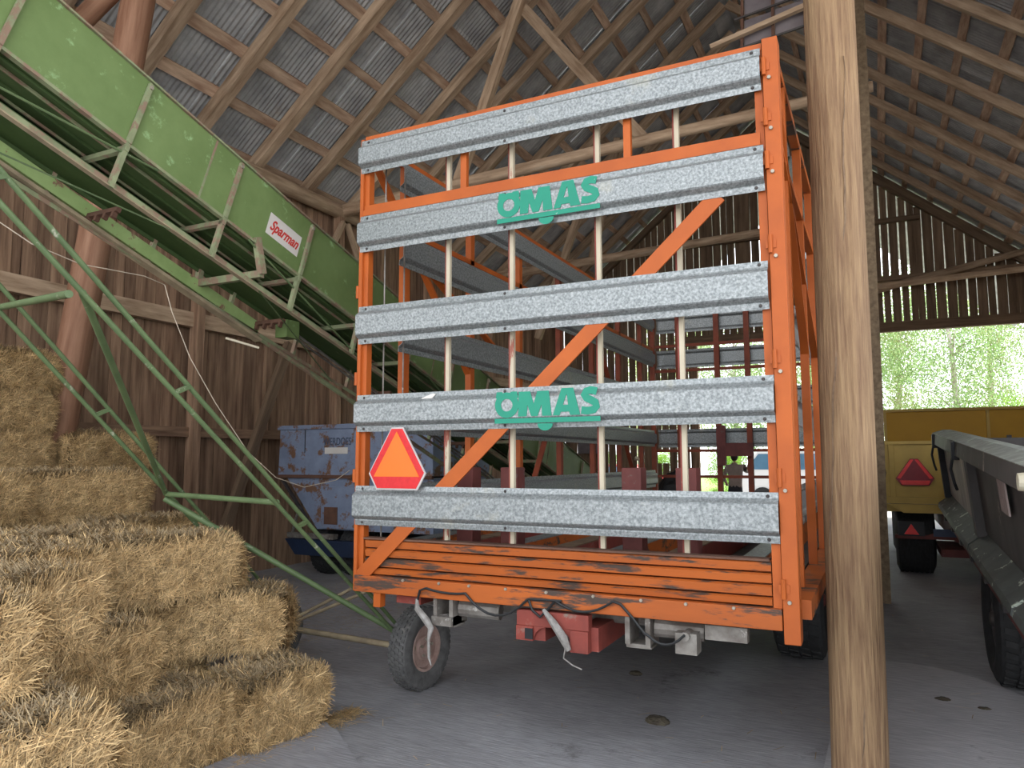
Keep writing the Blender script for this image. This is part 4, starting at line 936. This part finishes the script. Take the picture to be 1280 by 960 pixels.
# ================================================================== GREY TRAILER
gt = empty('tipping_trailer', (1.8, 7.2, 0), 'dark grey scuffed tipping trailer at the right edge, its side facing the posts', 'trailer')
GT = Matrix.Translation(Vector((.70, 6.5, .87))) @ Matrix.Rotation(R(3.15), 4, 'X')   # origin: foot of the side over the wheel
FY, NY, GW = 3.95, -4.2, 2.3      # far end, near end, width (local)
def gb(a, b_, nm, mt, par=None, **kw): return MB(GT).box(a, b_).build(nm, M[mt], par or gt, **kw)
p1 = MB(GT).quad_box([(.06, .95, .14), (.10, .95, .14), (.10, FY-.12, .14), (.06, FY-.12, .14), (-.0, .95, .78), (.04, .95, .78), (.04, FY-.12, .78), (-.0, FY-.12, .78)]).build('side_panel', M['greyscuff'], gt)
p2 = MB(GT).quad_box([(.06, NY, .14), (.10, NY, .14), (.10, .85, .14), (.06, .85, .14), (-.0, NY, .78), (.04, NY, .78), (.04, .85, .78), (-.0, .85, .78)]).build('side_panel', M['greybody'], gt)
for yy, wv in ((FY-.10, .12), (.78, .20), (-2.2, .18)):
    MB(GT).quad_box([(-.0, yy-wv/2, .10), (.10, yy-wv/2, .10), (.10, yy+wv/2, .10), (-.0, yy+wv/2, .10), (-.06, yy-wv/2, .78), (.04, yy-wv/2, .78), (.04, yy+wv/2, .78), (-.06, yy+wv/2, .78)]).build('side_rib', M['greybody'] if yy < 3 else M['blackpaint'], gt)
for a_, b_, nm in ((.95, FY, 'rail_cap'), (NY, .93, 'rail_cap')):
    c_ = MB(GT); c_.prism([(-.10, .74), (-.09, .865), (.02, .90), (.10, .90), (.10, .74)], 1, a_, b_); co = c_.build(nm, M['greybody'], gt, bevel=.003)
    c_ = MB(GT); c_.prism([(-.094, .868), (.02, .905), (.10, .905), (.10, .901), (.02, .901), (-.092, .862)], 1, a_, b_); c_.build('cap_top', M['capgrey'], co)
# latches
for yy in (3.6, 1.15):
    l_ = MB(GT); l_.box((-.12, yy-.04, .70), (-.06, yy+.04, .86)); l_.tube([(-.11, yy, .72), (-.13, yy-.02, .62), (-.11, yy-.05, .50), (-.09, yy-.02, .44)], .014, 6); l_.build('latch', M['blackpaint'], gt)
kn = MB(GT).lathe([(-.13, .001), (-.13, .04), (-.06, .05), (-.06, .001)], (0, -2.36, .80), 'X', 14).build('latch_knob', M['knob'], gt)
MB(GT).tube([(-.10, -2.38, .76), (-.10, -2.40, .68), (-.09, -2.35, .58), (-.10, -2.38, .46), (-.09, -2.32, .44)], .012, 6).build('hook', M['knob'], kn)
MB(GT).quad_box([(-.01, -1.12, .49), (.0, -1.12, .49), (.0, -.82, .49), (-.01, -.82, .49), (-.03, -1.12, .70), (-.02, -1.12, .70), (-.02, -.82, .70), (-.03, -.82, .70)]).build('placard', M['placard'], p2, label='faded square label')
# sloping ledge in pieces, chassis bolts
for a_, b_ in ((.82, FY+.05), (-1.4, .76), (NY, -1.46)):
    l_ = MB(GT); l_.prism([(.08, .13), (-.06, .02), (-.07, -.03), (-.05, -.05), (.10, .03)], 1, a_, b_); l_.build('ledge', M['ledge'], gt)
gb((-.03, NY, -.13), (.10, FY-.2, -.05), 'chassis_rail', 'maroon')
for k in range(9): MB(GT).box((-.06, -3.6+k*.85, -.10), (.0, -3.5+k*.85, -.03)).build('bracket', M['darksteel'], gt)
gb((.05, FY-.1, .1), (GW, FY-.04, .8), 'tailgate', 'greybody'); gb((.05, NY, .1), (GW, NY+.06, .8), 'headboard', 'greybody')
gb((.10, NY, .08), (GW, FY-.1, .14), 'bed', 'greybody')
gb((GW-.04, NY, .1), (GW, FY, .86), 'side_panel', 'greybody')
gb((.5, NY, -.14), (1.7, FY-.6, .08), 'chassis_frame', 'darksteel')
wheel('w', (.90, 6.65, .46), .46, .44, .25, M['blackrubber'], M['darksteel'], gt, lugs=34, face=-1)
wheel('w', (2.75, 6.65, .46), .46, .44, .25, M['rubber'], M['darksteel'], gt, lugs=34, face=1)
MB().box((1.0, 6.58, .38), (2.6, 6.72, .50)).build('axle', M['darksteel'], gt)

# ================================================================== HANGING RACK UNDER THE RIDGE
hr = empty('hanging_rack', (-.85, 8.2, 6.2), 'dark metal rack holding pale sheets hung under the ridge beside the near post', 'rack')
def rk(u, v, d=0): return Vector((-1.12+.95*u, 8.0+.35*v+d, 6.08+1.5*v+.12*u))
for i in range(3):
    for j in range(4):
        a_, b_ = rk(i*.34+.02, j*.27+.02), rk(i*.34+.32, j*.27+.25)
        MB().quad_box([a_, Vector((b_.x, a_.y, a_.z+.03)), Vector((b_.x, a_.y+.02, a_.z+.03)), a_+Vector((0, .02, 0)), Vector((a_.x, b_.y, b_.z-.03)), b_, b_+Vector((0, .02, 0)), Vector((a_.x, b_.y+.02, b_.z-.03))]).build('pale_sheet', M['panel'], hr)
for i in range(4): MB().beam(rk(i*.34, -.06, -.03), rk(i*.34, 1.12, -.03), .03, .03).build('rack_bar', M['brown'], hr)
for j in range(5): MB().beam(rk(-.08, j*.27, -.05), rk(1.08, j*.27, -.05), .02, .02).build('rack_bar', M['darksteel'], hr)
MB().beam((-1.45, 7.95, 6.17), (-.1, 7.95, 6.45), .06, .05).build('support_bar', M['rafter'], hr)
MB().tube([rk(.0, 1.1), (-1.2, 8.4, 9.8)], .01, 6).build('hanger', M['steel'], hr); MB().tube([rk(1, 1.1), (-.3, 8.4, 9.0)], .01, 6).build('hanger', M['steel'], hr)

# ================================================================== PERSON
def person():
    bm = bmesh.new(); lay = bm.verts.layers.skin.verify()
    P = {'pel': (0, 0, .93, .145), 'waist': (0, 0, 1.10, .14), 'chest': (0, .01, 1.32, .165), 'neck0': (0, .01, 1.50, .075), 'neck1': (.0, -.0, 1.57, .06),
         'shl': (-.19, .01, 1.44, .075), 'ell': (-.26, -.02, 1.16, .05), 'wrl': (-.20, -.22, 1.02, .034),
         'shr': (.19, .0, 1.44, .075), 'elr': (.30, -.20, 1.30, .05), 'wrr': (.36, -.18, 1.56, .034),
         'hl': (-.10, 0, .86, .11), 'kl': (-.12, -.02, .50, .072), 'al': (-.13, .02, .10, .05), 'fl': (-.14, -.14, .05, .04),
         'hr': (.10, 0, .86, .11), 'kr': (.13, -.03, .50, .072), 'ar': (.15, .02, .10, .05), 'fr': (.17, -.14, .05, .04)}
    V = {k: bm.verts.new(p[:3]) for k, p in P.items()}
    for k, v in V.items(): v[lay].radius = (P[k][3]*1.05, P[k][3]*.85)
    V['pel'][lay].use_root = True
    for a, b_ in (('pel', 'waist'), ('waist', 'chest'), ('chest', 'neck0'), ('neck0', 'neck1'), ('chest', 'shl'), ('shl', 'ell'), ('ell', 'wrl'), ('chest', 'shr'), ('shr', 'elr'), ('elr', 'wrr'),
                  ('pel', 'hl'), ('hl', 'kl'), ('kl', 'al'), ('al', 'fl'), ('pel', 'hr'), ('hr', 'kr'), ('kr', 'ar'), ('ar', 'fr')):
        bm.edges.new((V[a], V[b_]))
    me = bpy.data.meshes.new('person'); bm.to_mesh(me); bm.free()
    tmp = bpy.data.objects.new('tmp', me); COL.objects.link(tmp)
    tmp.modifiers.new('s', 'SKIN'); sb = tmp.modifiers.new('d', 'SUBSURF'); sb.levels = 2; sb.render_levels = 2
    dg = bpy.context.evaluated_depsgraph_get(); dg.update()
    body = bpy.data.meshes.new_from_object(tmp.evaluated_get(dg)); bpy.data.objects.remove(tmp)
    body.materials.clear()
    for k in ('shirt', 'trousers', 'skin'): body.materials.append(M[k])
    for p in body.polygons:
        z = p.center.z; p.material_index = 1 if z < .97 and abs(p.center.x) < .26 and not (p.center.y < -.13 and z > .9) else 0
        if z > 1.53 or (p.center.x > .28 and z > 1.36) or (p.center.x < -.19 and p.center.y < -.10 and z > .9): p.material_index = 2
        p.use_smooth = True
    W = Matrix.Translation(Vector((-3.2, 19.0, 0))) @ Matrix.Rotation(R(190), 4, 'Z') @ Matrix.Diagonal((-1, 1, 1, 1))
    o = bpy.data.objects.new('person', body); prep(o, W, None); tag(o, 'person in grey brown shirt seen from behind, one arm raised, at the far opening', 'person')
    b = MB(W); bmesh.ops.create_uvsphere(b.bm, u_segments=16, v_segments=12, radius=1)
    for v in b.bm.verts:
        c = v.co.copy(); v.co = Vector((c.x*.078, c.y*.098*(1 if c.y < 0 else .95), 1.685+c.z*.118))
        if c.y < -.8 and abs(c.x) < .25 and -.3 < c.z < .2: v.co.y -= .02
    b.build('head', M['skin'], o, smooth=True)
    b = MB(W); bmesh.ops.create_uvsphere(b.bm, u_segments=16, v_segments=12, radius=1)
    for v in b.bm.verts:
        c = v.co.copy(); v.co = Vector((c.x*.086, c.y*.100+.014, 1.70+c.z*.118))
        if c.y < -.2 and c.z < .3: v.co.y += .05
    b.build('hair', M['hair'], o, smooth=True)
    for sx in (-1, 1): MB(W).lathe([(-.01, .001), (-.01, .02), (.01, .02), (.01, .001)], (sx*.082, .005, 1.68), 'X', 8).build('ear', M['skin'], o)
    for base, dirv, sp in (((.36, -.18, 1.58), Vector((-.15, 0, 1)), Vector((0, -1, 0))), ((-.20, -.23, 1.01), Vector((.1, -1, -.2)), Vector((1, 0, 0)))):
        dirv.normalize(); h = MB(W); bv = Vector(base)
        h.tube([bv-dirv*.02, bv+dirv*.03, bv+dirv*.09], [.026, .038, .036], 8)
        for k, ln in enumerate((.065, .078, .072, .055)):
            r0_ = bv+dirv*.08+sp*((k-1.5)*.019); h.tube([r0_, r0_+dirv*ln*.5, r0_+dirv*ln+sp.cross(dirv)*.02], [.0095, .009, .007], 6)
        h.tube([bv+dirv*.03-sp*.03, bv+dirv*.06-sp*.055, bv+dirv*.09-sp*.06], [.012, .010, .008], 6)
        h.build('hand', M['skin'], o, smooth=True)
person()

# ================================================================== OUTSIDE: van, car, trees
van = empty('van', (-1.9, 27.5, 0), 'white van with bluish windows parked outside the far opening', 'van')
b = MB(); b.prism([(-4.55, .35), (-4.6, .95), (-4.25, 1.2), (-3.75, 1.95), (.4, 2.0), (.5, .35)], 1, 26.8, 28.7); b.build('body', M['vanwhite'], van, bevel=.06)
b = MB(); b.prism([(-4.12, 1.27), (-3.70, 1.80), (-3.15, 1.80), (-3.15, 1.27)], 1, 26.77, 26.80); b.build('side_window', M['glass'], van)
for a_ in (-2.95, -1.3): MB().box((a_, 26.77, 1.27), (a_+1.4, 26.80, 1.80)).build('side_window', M['glass'], van)
for xx in (-3.6, -.5):
    MB().lathe([(-.1, .16), (-.1, .34), (.1, .34), (.1, .16)], (xx, 26.85, .33), 'Y', 20).build('tyre', M['blackrubber'], van, smooth=True)
    MB().lathe([(-.11, .001), (-.11, .17), (.1, .17), (.1, .001)], (xx, 26.85, .33), 'Y', 20).build('wheel_cap', M['steel'], van, smooth=True)
car = empty('car', (-9.3, 28.5, 0), 'small red car glimpsed outside through the gap in the gable boards', 'car')
b = MB(); b.prism([(-10.90, .3), (-10.90, .9), (-10.30, .98), (-9.80, 1.42), (-8.50, 1.42), (-7.90, .98), (-7.30, .9), (-7.20, .3)], 1, 28, 29.6); b.build('body', M['redcar'], car, bevel=.06)
MB().prism([(-10.10, 1.0), (-9.75, 1.34), (-8.55, 1.34), (-8.15, 1.0)], 1, 27.97, 28.0).build('side_window', M['glass'], car)
for xx in (-10.2, -8.0): MB().lathe([(-.1, .001), (-.1, .32), (.1, .32), (.1, .001)], (xx, 28.05, .32), 'Y', 18).build('tyre', M['blackrubber'], car, smooth=True)

def foliage_mesh(n, rx, rz, mt, seed, droop_=False, leaf=.12):
    r_ = random.Random(seed); V = []; F = []
    clusters = [(r_.gauss(0, .45)*rx, r_.gauss(0, .45)*rx, r_.uniform(-1, 1)*rz) for _ in range(60)]
    for _ in range(n):
        c = r_.choice(clusters); s_ = .30*rx
        p = Vector((c[0]+r_.gauss(0, s_*.55), c[1]+r_.gauss(0, s_*.55), c[2]+r_.gauss(0, rz*.14)))
        a = Vector((r_.gauss(0, 1), r_.gauss(0, 1), r_.gauss(0, 1)-(1.2 if droop_ else 0))).normalized()*leaf*r_.uniform(.5, 1.1)
        b_ = a.cross(Vector((r_.gauss(0, 1), r_.gauss(0, 1), r_.gauss(0, 1)))).normalized()*leaf*.28; i = len(V)
        V += [p, p+a*.5+b_, p+a, p+a*.5-b_]; F.append((i, i+1, i+2, i+3))
    m_ = bpy.data.meshes.new('foliage'); m_.from_pydata([tuple(v) for v in V], [], F); m_.materials.append(mt); return m_
FOL = [foliage_mesh(21000, 2.2, 3.6, M['leaf'], 1, True), foliage_mesh(18000, 2.1, 3.4, M['leafyellow'], 2, True), foliage_mesh(22000, 2.2, 2.6, M['leafbright'], 3)]
def tree(x_, y_, h, v, label, sc=1, trunk=True):
    t_ = empty('birch_tree', (x_, y_, 0), label, 'tree', 'trees beyond the yard')
    pts = []; ox = 0
    for i in range(9): ox += rnd.uniform(-.12, .12); pts.append((x_+ox, y_, h*i/8))
    b = MB(); b.tube(pts, [.19*(1-i/10) for i in range(9)], 9)
    for k in range(9):
        i = rnd.randint(3, 7); p = Vector(pts[i]); a = rnd.uniform(0, 6.28); L = rnd.uniform(.8, 2.0)
        b.tube([p, p+Vector((math.cos(a)*L*.5, math.sin(a)*L*.5, L*.5)), p+Vector((math.cos(a)*L, math.sin(a)*L, L*.7))], [.05, .035, .012], 6)
    b.build('trunk', M['bark'], t_, smooth=True)
    o = bpy.data.objects.new('crown', FOL[v]); prep(o, Matrix.Translation(Vector((x_, y_, h*.62))) @ Matrix.Rotation(rnd.uniform(0, 6), 4, 'Z') @ Matrix.Diagonal((sc, sc, sc*h/9, 1)), t_); tag(o, kind='stuff')
spots = [(-13, 44, 11, 1), (-9.2, 40, 10, 1), (-6.0, 37.5, 9, 0), (-3.2, 42, 11, 1), (-1.3, 37, 9.5, 0), (1.2, 41, 10.5, 1), (2.9, 36.5, 9.5, 0), (5.2, 42, 11, 1), (8.4, 39, 10, 0), (12, 44, 11, 1)]
ordn = ['leftmost', 'second from the left', 'third from the left', 'fourth from the left', 'fifth from the left', 'fifth from the right', 'fourth from the right', 'third from the right', 'second from the right', 'rightmost']
for (x_, y_, h, v), w_ in zip(spots, ordn): tree(x_, y_, h, v, 'birch tree with %s leaves beyond the yard, %s' % ('drooping pale green' if v == 0 else 'yellowish spring', w_))
tree(7.2, 32.5, 6.2, 2, 'bright lime green bushy tree standing close at the right of the far opening', .8)
for i, (x_, y_) in enumerate(((-8.8, 33), (-6.0, 33.5), (-11.8, 34))):
    o = bpy.data.objects.new('bush', FOL[2]); prep(o, Matrix.Translation(Vector((x_, y_, .95))) @ Matrix.Diagonal((.42, .42, .34, 1)), None)
    tag(o, ['bright green bush on the lawn left of the white van', 'bright green bush just beyond the white van', 'bright green bush farthest left on the lawn'][i], 'bush')
